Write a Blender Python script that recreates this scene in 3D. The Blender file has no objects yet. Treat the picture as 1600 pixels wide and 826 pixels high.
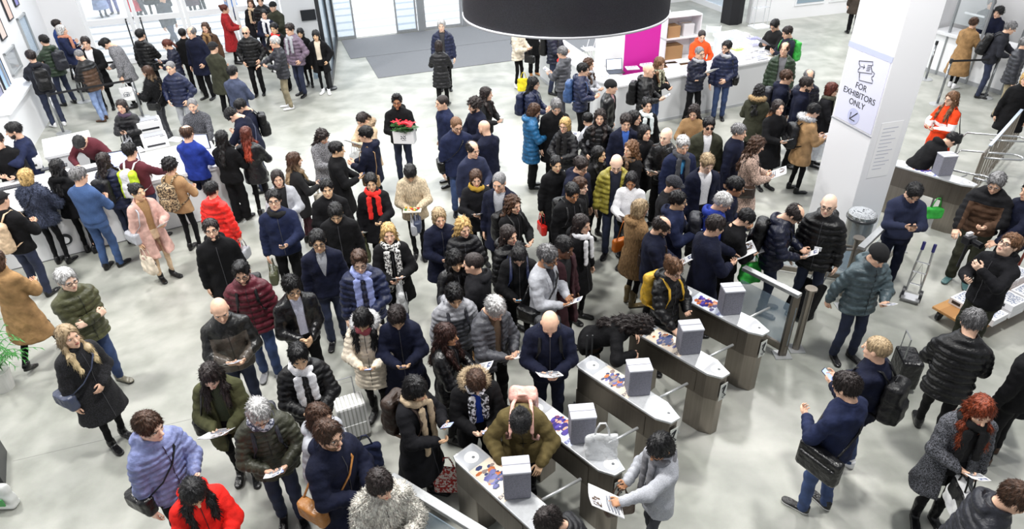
import bpy, math, random
import numpy as np
from mathutils import Vector, Matrix
R_ = math.radians
random.seed(4); rng = np.random.default_rng(4)
scn = bpy.context.scene
COL = scn.collection
# ------------------------------------------------------------------ camera
FOC, PITCH, ROLL, CAMH = 1066.553, .5811066, -.0296897, 6.09627
_f = np.array([0, math.cos(PITCH), -math.sin(PITCH)]); _r0 = np.array([1., 0, 0]); _u0 = np.cross(_r0, _f)
_r = _r0*math.cos(ROLL)+_u0*math.sin(ROLL); _u = -_r0*math.sin(ROLL)+_u0*math.cos(ROLL)
cam_d = bpy.data.cameras.new('camera'); cam = bpy.data.objects.new('camera', cam_d); COL.objects.link(cam)
cam_d.sensor_width = 36; cam_d.lens = FOC*36/1600; cam_d.clip_end = 300
M = Matrix(((_r[0], _u[0], -_f[0], 0), (_r[1], _u[1], -_f[1], 0), (_r[2], _u[2], -_f[2], CAMH), (0, 0, 0, 1)))
cam.matrix_world = M; scn.camera = cam
# ------------------------------------------------------------------ light
scn.view_settings.view_transform = 'Standard'; scn.view_settings.look = 'None'
scn.view_settings.exposure = 0.3; scn.view_settings.gamma = 1; scn.view_settings.use_curve_mapping = False
w = bpy.data.worlds.new('world'); scn.world = w; w.use_nodes = True
w.node_tree.nodes['Background'].inputs[0].default_value = (.93, .96, 1, 1)
w.node_tree.nodes['Background'].inputs[1].default_value = .38
def area(name, loc, size, power, rot=(0, 0, 0), col=(1, 1, 1)):
    d = bpy.data.lights.new(name, 'AREA'); d.shape = 'DISK' if isinstance(size, (int, float)) else 'RECTANGLE'
    if isinstance(size, (int, float)): d.size = size
    else: d.size, d.size_y = size
    d.energy = power; d.color = col
    o = bpy.data.objects.new(name, d); o.location = loc; o.rotation_euler = rot; COL.objects.link(o); return o
for lx, ly in ((-7.5, 7), (-1.5, 5.2), (5, 6), (-7, 14), (-.5, 12.5), (6, 13.5)):
    area('ceiling_lamp', (lx, ly, 8.6), .8, 430, col=(1, .985, .95))
area('daylight_outside', (-3, 31, 9), (34, 8), 4200, (R_(-12), 0, 0), (.93, .97, 1))
area('daylight_entrance', (-4, 21.5, 6.2), (18, 2.5), 420, (R_(-48), 0, R_(18)), (.93, .97, 1))
area('hall_light_right', (13, 21, 7.5), (9, 5), 650, (0, 0, 0), (1, 1, 1))

def G(px, py, z=0.):
    """point of the place at height z that lies under a picture point of the 1600 x 826 frame"""
    d = _r*(px-800)/FOC-_u*(py-413)/FOC+_f; t = (z-CAMH)/d[2]
    return np.array([0, 0, CAMH])+t*d
def onplane(px, py, P0, n):
    d = _r*(px-800)/FOC-_u*(py-413)/FOC+_f; C = np.array([0, 0, CAMH]); t = np.dot(np.array(P0)-C, n)/np.dot(d, n)
    return C+t*d
# ------------------------------------------------------------------ materials
def lin(c):
    if isinstance(c, str): c = tuple(int(c[i:i+2], 16)/255 for i in (0, 2, 4))
    return tuple(((v+.055)/1.055)**2.4 if v > .04045 else v/12.92 for v in c)+(1,)
PAL = dict(black='0c0c0f', soft='151519', char='27282f', navy='1d2440', dnavy='12162a', blue='2a4078', mblue='38527e', royal='23368a', teal='1f5a86', grey='77777c', lgrey='a9abb2',
  dgrey='45464c', tweed='6c6c70', olive='46472f', dolive='34352a', green='2c3b2c', maroon='571c28', red='e0261f', dred='a31d22', orange='e2521a', tan='a5835d', beige='c9b093',
  camel='94744f', cream='d9cdbb', white='e6e6ea', sherpa='cdbb9f', brown='4c382b', dbrown='33261f', purple='4a3c50', lav='7780ac', bluegrey='434a60', teal2='48565c', yellow='dcc92e',
  mustard='8f8638', jean='33466f', ljean='7e92ba', djean='212942', khaki='8a8069', pink='d8a79b', rose='9a4a52', peach='c98a70', sand='b8a488', gold='caa032', lime='bfd936',
  hi='f0471f', mag='c9189a', steel='9a9995', greenb='3fae4a', stripe='6e5f70')
_mc = {}
def nt(m): m.use_nodes = True; n = m.node_tree; return n, n.nodes['Principled BSDF']
def mat(col, kind='plain', rough=.6, metal=0., **k):
    key = (col, kind, rough, metal, tuple(sorted(k.items())))
    if key in _mc: return _mc[key]
    m = bpy.data.materials.new(f'{kind}_{col if isinstance(col, str) else "tone"}'); n, b = nt(m)
    c = lin(PAL.get(col, col) if isinstance(col, str) else col)
    b.inputs['Base Color'].default_value = c; b.inputs['Roughness'].default_value = rough; b.inputs['Metallic'].default_value = metal
    N, L = n.nodes, n.links
    def node(t, **kw):
        q = N.new(t)
        for a, v in kw.items(): setattr(q, a, v)
        return q
    def noise(scale, detail=2, stretch=None):
        tc = node('ShaderNodeTexCoord'); mp = node('ShaderNodeMapping'); L.new(tc.outputs['Object'], mp.inputs[0])
        if stretch: mp.inputs['Scale'].default_value = stretch
        q = node('ShaderNodeTexNoise'); q.inputs['Scale'].default_value = scale; q.inputs['Detail'].default_value = detail; L.new(mp.outputs[0], q.inputs[0]); return q
    def bump(src, s, dist=.01):
        q = node('ShaderNodeBump'); q.inputs['Strength'].default_value = s; q.inputs['Distance'].default_value = dist; L.new(src, q.inputs['Height']); L.new(q.outputs[0], b.inputs['Normal'])
    def mixcol(src, c1, c2, lo=.4, hi=.6):
        q = node('ShaderNodeValToRGB'); q.color_ramp.elements[0].position = lo; q.color_ramp.elements[1].position = hi
        q.color_ramp.elements[0].color = c1; q.color_ramp.elements[1].color = c2; L.new(src, q.inputs[0]); L.new(q.outputs[0], b.inputs['Base Color'])
    sc = lambda f: tuple(min(1, v*f) for v in c[:3])+(1,)
    if kind == 'cloth': q = noise(9, 4); mixcol(q.outputs[0], sc(.75), sc(1.35), .3, .7); bump(q.outputs[0], .7, .03); b.inputs['Roughness'].default_value = .85; b.inputs['Specular IOR Level'].default_value = .22
    if kind == 'nylon': q = noise(14, 3); mixcol(q.outputs[0], sc(.75), sc(1.4), .3, .7); bump(q.outputs[0], .8, .025); b.inputs['Roughness'].default_value = .45; b.inputs['Specular IOR Level'].default_value = .38
    if kind == 'leather': q = noise(12, 4); bump(q.outputs[0], .7, .03); b.inputs['Roughness'].default_value = .3
    if kind == 'knit': q = noise(110, 2); mixcol(q.outputs[0], sc(.88), sc(1.14), .4, .6); bump(q.outputs[0], .5, .006); b.inputs['Roughness'].default_value = .9
    if kind == 'denim': q = noise(7, 5); mixcol(q.outputs[0], sc(.68), sc(1.4), .35, .72); bump(q.outputs[0], .5, .02); b.inputs['Roughness'].default_value = .8
    if kind == 'tweed': q = noise(95, 2); mixcol(q.outputs[0], sc(.25), sc(2.2), .42, .6); b.inputs['Roughness'].default_value = .9
    if kind == 'fur': q = noise(55, 3, (1, 1, .35)); mixcol(q.outputs[0], sc(.65), sc(1.25), .35, .65); bump(q.outputs[0], 1, .02); b.inputs['Roughness'].default_value = .95
    if kind == 'hair': q = noise(60, 3, (1, 1, .12)); mixcol(q.outputs[0], sc(.6), sc(1.45), .35, .65); bump(q.outputs[0], .8, .012); b.inputs['Roughness'].default_value = .5
    if kind == 'ombre':
        tc = node('ShaderNodeTexCoord'); s = node('ShaderNodeSeparateXYZ'); L.new(tc.outputs['Object'], s.inputs[0]); mr = node('ShaderNodeMapRange')
        mr.inputs[1].default_value = 1.25; mr.inputs[2].default_value = 1.58; L.new(s.outputs[2], mr.inputs[0]); mixcol(mr.outputs[0], lin(k['tip']), c, .1, .9)
        q = noise(60, 3, (1, 1, .12)); bump(q.outputs[0], .8, .012); b.inputs['Roughness'].default_value = .42
    if kind == 'skin': q = noise(20, 2); mixcol(q.outputs[0], sc(.93), sc(1.06)); b.inputs['Roughness'].default_value = .5; b.inputs['Subsurface Weight'].default_value = .0
    if kind == 'pattern':
        q = noise(38, 2); mixcol(q.outputs[0], c, lin(k.get('c2', 'd8d8d8')), .48, .54)
    if kind == 'plaid':
        tc = node('ShaderNodeTexCoord'); q = node('ShaderNodeTexChecker'); q.inputs['Scale'].default_value = 34; L.new(tc.outputs['Object'], q.inputs[0])
        q.inputs[1].default_value = c; q.inputs[2].default_value = lin(k.get('c2', 'c8c0b8')); L.new(q.outputs[0], b.inputs['Base Color'])
    if kind == 'stripes':
        tc = node('ShaderNodeTexCoord'); q = node('ShaderNodeTexWave'); q.bands_direction = k.get('dir', 'Z'); q.inputs['Scale'].default_value = k.get('sc', 12); q.inputs['Distortion'].default_value = .4
        L.new(tc.outputs['Object'], q.inputs[0]); mixcol(q.outputs[0], c, lin(k.get('c2', 'e8e8e8')), k.get('lo', .5), k.get('lo', .5)+.08)
    if kind == 'film':
        b.inputs['Alpha'].default_value = .62; b.inputs['Roughness'].default_value = .2; q = noise(18, 4); bump(q.outputs[0], 1, .03)
    if kind == 'brushed': q = noise(40, 3, (1, 1, .04)); bump(q.outputs[0], .12, .004); mixcol(q.outputs[0], sc(.95), sc(1.05))
    if kind == 'glass':
        b.inputs['Alpha'].default_value = k.get('a', .16); b.inputs['Roughness'].default_value = .05
    if kind == 'emit': b.inputs['Emission Color'].default_value = c; b.inputs['Emission Strength'].default_value = k.get('e', 1.)
    _mc[key] = m; return m
# ------------------------------------------------------------------ mesh helpers
def to_mesh(name, V, F4, mats, mi=None, smooth=True):
    """V (n,3) array, F4 list/array of faces (quads, or -1 padded triangles)"""
    me = bpy.data.meshes.new(name); F = np.asarray(F4, dtype=np.int64)
    if F.size == 0: F = F.reshape(0, 4)
    cnt = (F >= 0).sum(1); fl = F[F >= 0]
    me.vertices.add(len(V)); me.vertices.foreach_set('co', np.asarray(V, dtype=np.float32).ravel())
    me.loops.add(len(fl)); me.loops.foreach_set('vertex_index', fl.astype(np.int32))
    me.polygons.add(len(F)); st = np.concatenate([[0], np.cumsum(cnt)[:-1]]) if len(F) else []
    me.polygons.foreach_set('loop_start', np.asarray(st, dtype=np.int32)); me.polygons.foreach_set('loop_total', cnt.astype(np.int32))
    if mi is not None: me.polygons.foreach_set('material_index', np.asarray(mi, dtype=np.int32))
    me.polygons.foreach_set('use_smooth', np.full(len(F), smooth, dtype=bool))
    for m in mats: me.materials.append(m)
    me.update(calc_edges=True); return me
def link(name, me, parent=None, loc=None, rz=None):
    o = bpy.data.objects.new(name, me); COL.objects.link(o)
    if parent is not None: o.parent = parent
    if loc is not None: o.location = loc
    if rz is not None: o.rotation_euler = (0, 0, rz)
    return o
def tag(o, label=None, cat=None, group=None, kind=None):
    if label: o['label'] = label
    if cat: o['category'] = cat
    if group: o['group'] = group
    if kind: o['kind'] = kind
    return o
def empty(name, loc=(0, 0, 0), rz=0): return link(name, None, None, loc, rz)
class MB:
    """collects boxes, prisms, tubes and lathes into one mesh"""
    def __init__(s): s.V = []; s.F = []; s.M = []; s.n = 0
    def add(s, V, F, m=0):
        V = np.asarray(V, float); s.V.append(V)
        for f in F: s.F.append([i+s.n for i in f]+[-1]*(0)); s.M.append(m)
        s.n += len(V); return s
    def box(s, x0, x1, y0, y1, z0, z1, m=0):
        V = [(x, y, z) for x in (x0, x1) for y in (y0, y1) for z in (z0, z1)]
        return s.add(V, [(0, 1, 3, 2), (4, 6, 7, 5), (0, 4, 5, 1), (2, 3, 7, 6), (0, 2, 6, 4), (1, 5, 7, 3)], m)
    def prism(s, pts, z0, z1, m=0):
        n = len(pts); V = [(p[0], p[1], z0) for p in pts]+[(p[0], p[1], z1) for p in pts]
        F = [tuple(range(n))[::-1], tuple(range(n, 2*n))]+[(i, (i+1) % n, n+(i+1) % n, n+i) for i in range(n)]
        return s.add(V, F, m)
    def beam(s, a, b, w, h, m=0, up=(0, 0, 1)):
        a, b = np.array(a, float), np.array(b, float); d = b-a; d /= np.linalg.norm(d); u = np.array(up, float)
        if abs(d@u) > .95: u = np.array([1., 0, 0])
        sd = np.cross(d, u); sd /= np.linalg.norm(sd); u = np.cross(sd, d)
        V = [p+sd*i*w/2+u*j*h/2 for p in (a, b) for i, j in ((-1, -1), (1, -1), (1, 1), (-1, 1))]
        return s.add(V, [(3, 2, 1, 0), (4, 5, 6, 7), (0, 1, 5, 4), (1, 2, 6, 5), (2, 3, 7, 6), (3, 0, 4, 7)], m)
    def tube(s, pts, r, m=0, n=8, flat=1.):
        pts = [np.array(p, float) for p in pts]; rs = r if hasattr(r, '__len__') else [r]*len(pts); V = []; ref = np.array([0, 0, 1.])
        for i, p in enumerate(pts):
            d = pts[min(i+1, len(pts)-1)]-pts[max(i-1, 0)]; d = d/(np.linalg.norm(d)+1e-9)
            a = np.cross(d, ref if abs(d@ref) < .93 else np.array([0, 1., 0])); a /= np.linalg.norm(a); b = np.cross(d, a)
            V += [p+rs[i]*(a*math.cos(t)+b*flat*math.sin(t)) for t in np.arange(n)*2*math.pi/n]
        k = len(pts); F = [(i*n+j, i*n+(j+1) % n, (i+1)*n+(j+1) % n, (i+1)*n+j) for i in range(k-1) for j in range(n)]
        F += [tuple(range(n))[::-1], tuple(range((k-1)*n, k*n))]
        return s.add(V, F, m)
    def lathe(s, prof, c=(0, 0), n=28, m=0):
        V = [(c[0]+r*math.cos(t), c[1]+r*math.sin(t), z) for r, z in prof for t in np.arange(n)*2*math.pi/n]; k = len(prof)
        F = [(i*n+j, i*n+(j+1) % n, (i+1)*n+(j+1) % n, (i+1)*n+j) for i in range(k-1) for j in range(n)]
        F += [tuple(range(n))[::-1], tuple(range((k-1)*n, k*n))]
        return s.add(V, F, m)
    def mesh(s, name, mats, smooth=False):
        w = max(len(f) for f in s.F); F = np.array([f+[-1]*(w-len(f)) for f in s.F])
        me = to_mesh(name, np.concatenate(s.V), F, mats, s.M, smooth); return me
    def build(s, name, mats, parent=None, loc=None, rz=None, bevel=0, smooth=False):
        if not isinstance(mats, (list, tuple)): mats = [mats]
        o = link(name, s.mesh(name, mats, smooth), parent, loc, rz)
        if bevel: b = o.modifiers.new('bevel', 'BEVEL'); b.width = bevel; b.segments = 2; b.limit_method = 'ANGLE'
        return o
def text(parent, name, body, loc, size, m, X, Y, ext=.001, align='CENTER'):
    c = bpy.data.curves.new(name, 'FONT'); c.body = body; c.size = size; c.extrude = ext; c.align_x = align; c.materials.append(m)
    t = bpy.data.objects.new(name, c); X = Vector(X).normalized(); Y = Vector(Y).normalized(); Z = X.cross(Y)
    COL.objects.link(t); t.matrix_world = Matrix(((X.x, Y.x, Z.x, loc[0]), (X.y, Y.y, Z.y, loc[1]), (X.z, Y.z, Z.z, loc[2]), (0, 0, 0, 1)))
    me = bpy.data.meshes.new_from_object(t); mw = t.matrix_world.copy(); bpy.data.objects.remove(t); t = link(name, me, parent)
    t.matrix_basis = (pworld(parent).inverted() @ mw) if parent is not None else mw
    return t
def pworld(p):
    m = Matrix.LocRotScale(p.location, p.rotation_euler, None)
    return (pworld(p.parent) @ m) if p.parent else m
# ------------------------------------------------------------------ signed distance toolbox
f32 = np.float32
def cap(P, a, b, ra, rb):
    a, b = np.asarray(a, f32), np.asarray(b, f32); ba = b-a; L2 = float(ba@ba)+1e-9
    px, py, pz = P[0]-a[0], P[1]-a[1], P[2]-a[2]
    t = np.clip((px*ba[0]+py*ba[1]+pz*ba[2])/L2, 0, 1)
    return np.sqrt((px-ba[0]*t)**2+(py-ba[1]*t)**2+(pz-ba[2]*t)**2)-(ra+(rb-ra)*t), t
def ell(P, c, r):
    x, y, z = (P[0]-c[0])/r[0], (P[1]-c[1])/r[1], (P[2]-c[2])/r[2]
    k0 = np.sqrt(x*x+y*y+z*z)+1e-6; k1 = np.sqrt((x/r[0])**2+(y/r[1])**2+(z/r[2])**2)+1e-6
    return k0*(k0-1)/k1
def rbox(P, c, h, r):
    x, y, z = abs(P[0]-c[0])-h[0]+r, abs(P[1]-c[1])-h[1]+r, abs(P[2]-c[2])-h[2]+r
    return np.sqrt(np.maximum(x, 0)**2+np.maximum(y, 0)**2+np.maximum(z, 0)**2)+np.minimum(np.maximum(x, np.maximum(y, z)), 0)-r
def smin(a, b, k):
    h = np.maximum(k-abs(a-b), 0)/k; return np.minimum(a, b)-h*h*k*.25
def grid(lo, hi, h):
    ax = [np.arange(lo[i], hi[i]+h, h, dtype=f32) for i in range(3)]
    return np.meshgrid(*ax, indexing='ij', sparse=False)
_E = [((a), (b)) for a in range(8) for b in range(8) if a < b and bin(a ^ b).count('1') == 1]
_C = np.array([[(c >> 2) & 1, (c >> 1) & 1, c & 1] for c in range(8)])
def nets(fn, lo, hi, h):
    P = grid(lo, hi, h); V = fn(P); S = V < 0
    nx, ny, nz = V.shape; cnt = np.zeros((nx-1, ny-1, nz-1), np.int8); sub = lambda A, c: A[c[0]:nx-1+c[0], c[1]:ny-1+c[1], c[2]:nz-1+c[2]]
    for c in _C: cnt += sub(S, c)
    act = (cnt > 0) & (cnt < 8); I = np.argwhere(act)
    if len(I) == 0: return np.zeros((0, 3)), np.zeros((0, 4), int)
    idx = np.full(act.shape, -1, np.int64); idx[act] = np.arange(len(I))
    vals = np.stack([V[I[:, 0]+c[0], I[:, 1]+c[1], I[:, 2]+c[2]] for c in _C], 1)
    acc = np.zeros((len(I), 3)); n = np.zeros(len(I))
    for a, b in _E:
        va, vb = vals[:, a], vals[:, b]; m = (va < 0) != (vb < 0); t = np.where(m, va/np.where(m, va-vb, 1), 0)
        p = _C[a]+(t[:, None])*(_C[b]-_C[a]); acc += p*m[:, None]; n += m
    X = (I+acc/n[:, None])*h+np.array(lo)
    Fs = []
    for ax in range(3):
        sl0 = [slice(None)]*3; sl1 = [slice(None)]*3; sl0[ax] = slice(0, -1); sl1[ax] = slice(1, None)
        a, b = S[tuple(sl0)], S[tuple(sl1)]; u, v = (ax+1) % 3, (ax+2) % 3
        J = np.argwhere(a != b); J = J[(J[:, u] > 0) & (J[:, v] > 0)]
        ok = (J[:, u] < V.shape[u]-1) & (J[:, v] < V.shape[v]-1); J = J[ok]
        fl = a[J[:, 0], J[:, 1], J[:, 2]]
        def at(du, dv):
            K = J.copy(); K[:, u] -= du; K[:, v] -= dv; return idx[K[:, 0], K[:, 1], K[:, 2]]
        q = np.stack([at(1, 1), at(0, 1), at(0, 0), at(1, 0)], 1); q[~fl] = q[~fl][:, ::-1]; Fs.append(q)
    F = np.concatenate(Fs); F = F[(F >= 0).all(1)]
    return X, F
def join(parts):
    """[(V,F,matindex)...] -> V,F,mi"""
    V, F, MI, n = [], [], [], 0
    for v, f, m in parts:
        if len(v) == 0: continue
        f = np.asarray(f)
        if f.shape[1] < 4: f = np.pad(f, ((0, 0), (0, 4-f.shape[1])), constant_values=-1)
        V.append(v); F.append(np.where(f >= 0, f+n, -1)); MI.append(np.full(len(f), m)); n += len(v)
    return np.concatenate(V), np.concatenate(F), np.concatenate(MI)
def locks(V, F, n, ln, seed=0, crown=(0, -.03, .13)):
    """fine hair locks lying along a scalp surface, flowing away from the crown"""
    r = np.random.default_rng(seed); q = F[r.integers(0, len(F), n)][:, :4]; c = V[q].mean(1)
    a, b = V[q[:, 1]]-V[q[:, 0]], V[q[:, 2]]-V[q[:, 0]]; nn = np.cross(a, b); nn /= np.linalg.norm(nn, axis=1)[:, None]+1e-9
    f = c-np.array(crown); f /= np.linalg.norm(f, axis=1)[:, None]+1e-9; f = f-nn*(f*nn).sum(1)[:, None]+r.normal(0, .28, (n, 3)); f[:, 2] -= .25
    d = f+nn*.22; d /= np.linalg.norm(d, axis=1)[:, None]; s = np.cross(d, nn); s /= np.linalg.norm(s, axis=1)[:, None]+1e-9
    l = ln*r.uniform(.6, 1.3, (n, 1)); w_ = ln*.13
    W = np.stack([c+s*w_-nn*.002, c-s*w_-nn*.002, c+nn*w_*.9, c+d*l], 1).reshape(-1, 3); k = np.arange(n)[:, None]*4
    T = np.concatenate([k+np.array([[0, 3, 2]]), k+np.array([[2, 3, 1]]), k+np.array([[1, 3, 0]])])
    return W, np.pad(T, ((0, 0), (0, 1)), constant_values=-1)
def ball(c, r, n=8):
    P = MB(); prof = [(r[0]*math.sin(t)+1e-4, math.cos(t)) for t in np.linspace(math.pi, 0, n)]
    V = np.array([(q*math.cos(a), q*math.sin(a)*r[1]/r[0], z*r[2]) for q, z in prof for a in np.arange(n)*2*math.pi/n])+np.array(c)
    F = [(i*n+j, i*n+(j+1) % n, (i+1)*n+(j+1) % n, (i+1)*n+j) for i in range(n-1) for j in range(n)]
    return V, np.array(F)
def rot(ax, a):
    return np.array(Matrix.Rotation(a, 3, ax))
def tufts(V, F, n, ln, dn=.4, seed=0):
    """small locks standing on a surface (fur)"""
    r = np.random.default_rng(seed); q = F[r.integers(0, len(F), n)][:, :4]; c = V[q].mean(1)
    a, b = V[q[:, 1]]-V[q[:, 0]], V[q[:, 2]]-V[q[:, 0]]; nn = np.cross(a, b); nn /= np.linalg.norm(nn, axis=1)[:, None]+1e-9
    d = nn+r.normal(0, .35, (n, 3)); d[:, 2] -= dn; d /= np.linalg.norm(d, axis=1)[:, None]
    s = np.cross(d, r.normal(0, 1, (n, 3))); s /= np.linalg.norm(s, axis=1)[:, None]+1e-9; l = ln*r.uniform(.6, 1.2, (n, 1)); wd = ln*.16
    s2 = np.cross(d, s)
    W = np.stack([c+s*wd-nn*.004, c-s*wd*.5+s2*wd-nn*.004, c-s*wd*.5-s2*wd-nn*.004, c+d*l], 1).reshape(-1, 3); k = np.arange(n)[:, None]*4
    T = np.concatenate([k+np.array([[0, 1, 3]]), k+np.array([[1, 2, 3]]), k+np.array([[2, 0, 3]])])
    return W, np.pad(T, ((0, 0), (0, 1)), constant_values=-1)
# ------------------------------------------------------------------ people: templates
_T = {}
def lod(h): return round(max(.0065, min(.013, h)), 4)
def head_t(h, fem):
    key = ('head', h, fem)
    if key in _T: return _T[key]
    j = .86 if fem else 1.
    def fn(P):
        ax = abs(P[0]); Q = (ax, P[1], P[2])
        d = ell(P, (0, -.012, .03), (.076, .098, .087)); d = smin(d, ell(P, (0, .02, -.035), (.062*(.5+.5*j), .07, .082)), .03)
        d = smin(d, ell(P, (0, .034, -.085), (.043*j, .047, .035)), .03); d = smin(d, ell(Q, (.038, .056, -.03), (.024, .024, .022)), .02)
        d = smin(d, ell(P, (0, .077, .024), (.05, .018, .012)), .014)
        d = -smin(-d, ell(Q, (.031, .1, .004), (.018, .014, .011)), .01)
        d = smin(d, cap(P, (0, .086, .012), (0, .112, -.028), .008, .0135)[0], .012)
        d = smin(d, ell(P, (0, .084, -.06), (.024, .012, .012)), .008); d = smin(d, ell(P, (0, .078, -.1), (.02*j, .016, .015)), .012)
        d = smin(d, ell(Q, (.078, -.008, -.005), (.009, .021, .031)), .006)
        return smin(d, cap(P, (0, -.015, -.05), (0, -.03, -.17), .052*j, .055*j)[0], .03)
    V, F = nets(fn, (-.11, -.13, -.19), (.11, .15, .14), h); parts = [(V, F, 0)]
    for s in (-1, 1):
        parts.append((*ball((s*.031, .076, .004), (.0145, .0125, .0085)), 1)); parts.append((*ball((s*.031, .086, .004), (.0062, .004, .0065), 6), 2))
        b = MB(); b.tube([(s*.013, .094, .021), (s*.031, .096, .027), (s*.052, .078, .02)], [.003, .0045, .002] if not fem else [.002, .0032, .0015], 0, 5)
        parts.append((np.concatenate(b.V), np.array([f+[-1]*(5-len(f)) for f in b.F])[:, :4], 3))
    parts.append((*ball((0, .092, -.0595), (.022, .008, .0055), 7), 4)); parts.append((*ball((0, .0915, -.0655), (.018, .008, .005), 7), 4))
    _T[key] = join(parts); return _T[key]
def hand_t(h, pose):
    key = ('hand', h, pose)
    if key in _T: return _T[key]
    curl = {'relax': (22, 30, 22), 'grip': (62, 75, 45), 'hold': (32, 48, 30), 'flat': (6, 10, 6)}[pose]
    segs = []
    for i, (x, l) in enumerate(((-.030, .9), (-.010, 1.), (.010, .94), (.029, .76))):
        p = np.array([x, .085-.006*(i == 3)-.003*(i == 0), 0.]); a = 0; sp = (i-1.4)*.06; r = .0092
        for k, L in enumerate((.040, .026, .020)):
            a += R_(curl[k]+(i-1)*4); q = p+L*l*np.array([math.sin(sp)*math.cos(a), math.cos(sp)*math.cos(a), -math.sin(a)]); segs.append((p, q, r, r-.0009)); p = q; r -= .0009
    tp = np.array([-.026, .022, -.006]); cu = {'relax': .3, 'grip': .9, 'hold': .55, 'flat': .1}[pose]
    for L, dr in ((.036, (-.75, .62, -.3*cu*2)), (.030, (-.45+.3*cu, .85, -.35*cu*2)), (.022, (-.1+.5*cu, .95, -.4*cu*2))):
        dv = np.array(dr); dv = dv/np.linalg.norm(dv); q = tp+L*dv; segs.append((tp, q, .0115, .0095)); tp = q
    def fn(P):
        d = rbox(P, (0, .05, 0), (.040, .042, .0145), .013); d = smin(d, cap(P, (0, -.03, 0), (0, .02, 0), .024, .024)[0], .02)
        d = smin(d, ell(P, (-.026, .028, -.008), (.016, .026, .014)), .012)
        for a, b, ra, rb in segs: d = smin(d, cap(P, a, b, ra, rb)[0], .004)
        return d
    _T[key] = nets(fn, (-.09, -.05, -.11), (.07, .19, .04), h); return _T[key]
def shoe_t(h, kind):
    key = ('shoe', h, kind)
    if key in _T: return _T[key]
    def fn(P):
        y = P[1]; wv = .036+.008*np.clip((y+.08)/.2, 0, 1)
        k = np.sqrt((P[0]/wv)**2+(np.clip(abs(y-.045)-.09, 0, None)/.05)**2); d = (k-1)*.036
        top = .052+.05*np.clip(1-(y+.09)/.14, 0, 1)**1.4-.012*np.clip((y-.09)/.08, 0, 1)
        d = np.maximum(d, P[2]-top); 
        d = smin(d, cap(P, (0, -.035, .07), (0, -.035, .11 if kind != 'boot' else .26), .044, .047 if kind != 'boot' else .055)[0], .02)
        return np.maximum(d, .006-P[2])
    V, F = nets(fn, (-.075, -.12, -.01), (.075, .21, .16 if kind != 'boot' else .33), h); _T[key] = join([(V, F, 0)])
    m = V[F].mean(1)[:, 2] < .026; _T[key] = (V, F, m.astype(int)); return _T[key]
def face_cut(P, d, fringe=0):
    return np.maximum(d, -ell(P, (0, .097, -.047-.038*fringe), (.067+.003*fringe, .088, .122)))
def hair_fn(style, P, seed=0):
    """hair in the head's own frame"""
    th = np.arctan2(P[0], P[1]+.01); n = .0012*np.sin(th*17+8*P[2]/.1)+.001*np.sin(P[2]*110+th*5+seed)+.0015*np.sin(P[0]*160+P[1]*90)
    base = ell(P, (0, -.014, .032), (.079, .101, .09)); x, y, z = P
    if style == 'buzz': d = base-.003; return np.maximum(face_cut(P, d), -(z+.005+.5*np.clip(-y, 0, .1)-.0))
    if style == 'short': d = base-.006-n*1.2-.009*np.clip(z/.1, 0, 1); return np.maximum(face_cut(P, d), -(z+.012+.55*np.clip(-y, 0, .1)))
    if style == 'quiff': d = smin(base-.006-n*1.2, ell(P, (0, .04, .115), (.055, .055, .026)), .02); return np.maximum(face_cut(P, d), -(z+.005+.55*np.clip(-y, 0, .1)))
    if style == 'balding':
        d = base-.008-n; d = np.maximum(d, -ell(P, (0, .03, .12), (.060, .115, .085))); return np.maximum(face_cut(P, d), -(z+.02+.5*np.clip(-y, 0, .1)))
    if style == 'curly': d = base-.02-n*7; return np.maximum(face_cut(P, d, .4), -(z+.03+.5*np.clip(-y, 0, .1)))
    if style in ('bob', 'long', 'bobf', 'longf', 'wavy'):
        k = 5. if style == 'wavy' else 1.; fr = 1 if style.endswith('f') else 0
        d = base-.009-n*k*1.2; d = smin(d, ell(P, (0, -.032, -.05), (.087, .08, .105))-n*k*1.4, .03); d = face_cut(P, d, fr)
        if not fr: d = np.maximum(d, .0015-abs(x)-.12*np.clip(.1-z, 0, 1)-.2*np.clip(-y, 0, 1))
        return d
    if style in ('bun', 'pony'):
        d = base-.008-n*.8; d = np.maximum(face_cut(P, d), -(z+.01+.6*np.clip(-y, 0, .1)))
        return smin(d, ell(P, (0, -.115, .075), (.036, .034, .034))-n if style == 'bun' else cap(P, (0, -.1, .06), (0, -.15, -.12), .028, .02)[0]-n*2, .012)
    if style == 'beanie': d = base-.016-n*.4; return np.maximum(d, -(z-.03+.35*np.clip(-y, 0, .1)))
    if style == 'cap':
        d = base-.014; d = np.maximum(d, -(z-.035)); return smin(d, ell(P, (0, .09, .05), (.068, .05, .011)), .014)
def hair_t(style, h, seed):
    key = ('hair', style, h, seed % 3)
    if key not in _T: _T[key] = nets(lambda P: hair_fn(style, P, seed % 3), (-.14, -.2, -.2), (.14, .17, .17), h)
    return _T[key]
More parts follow.
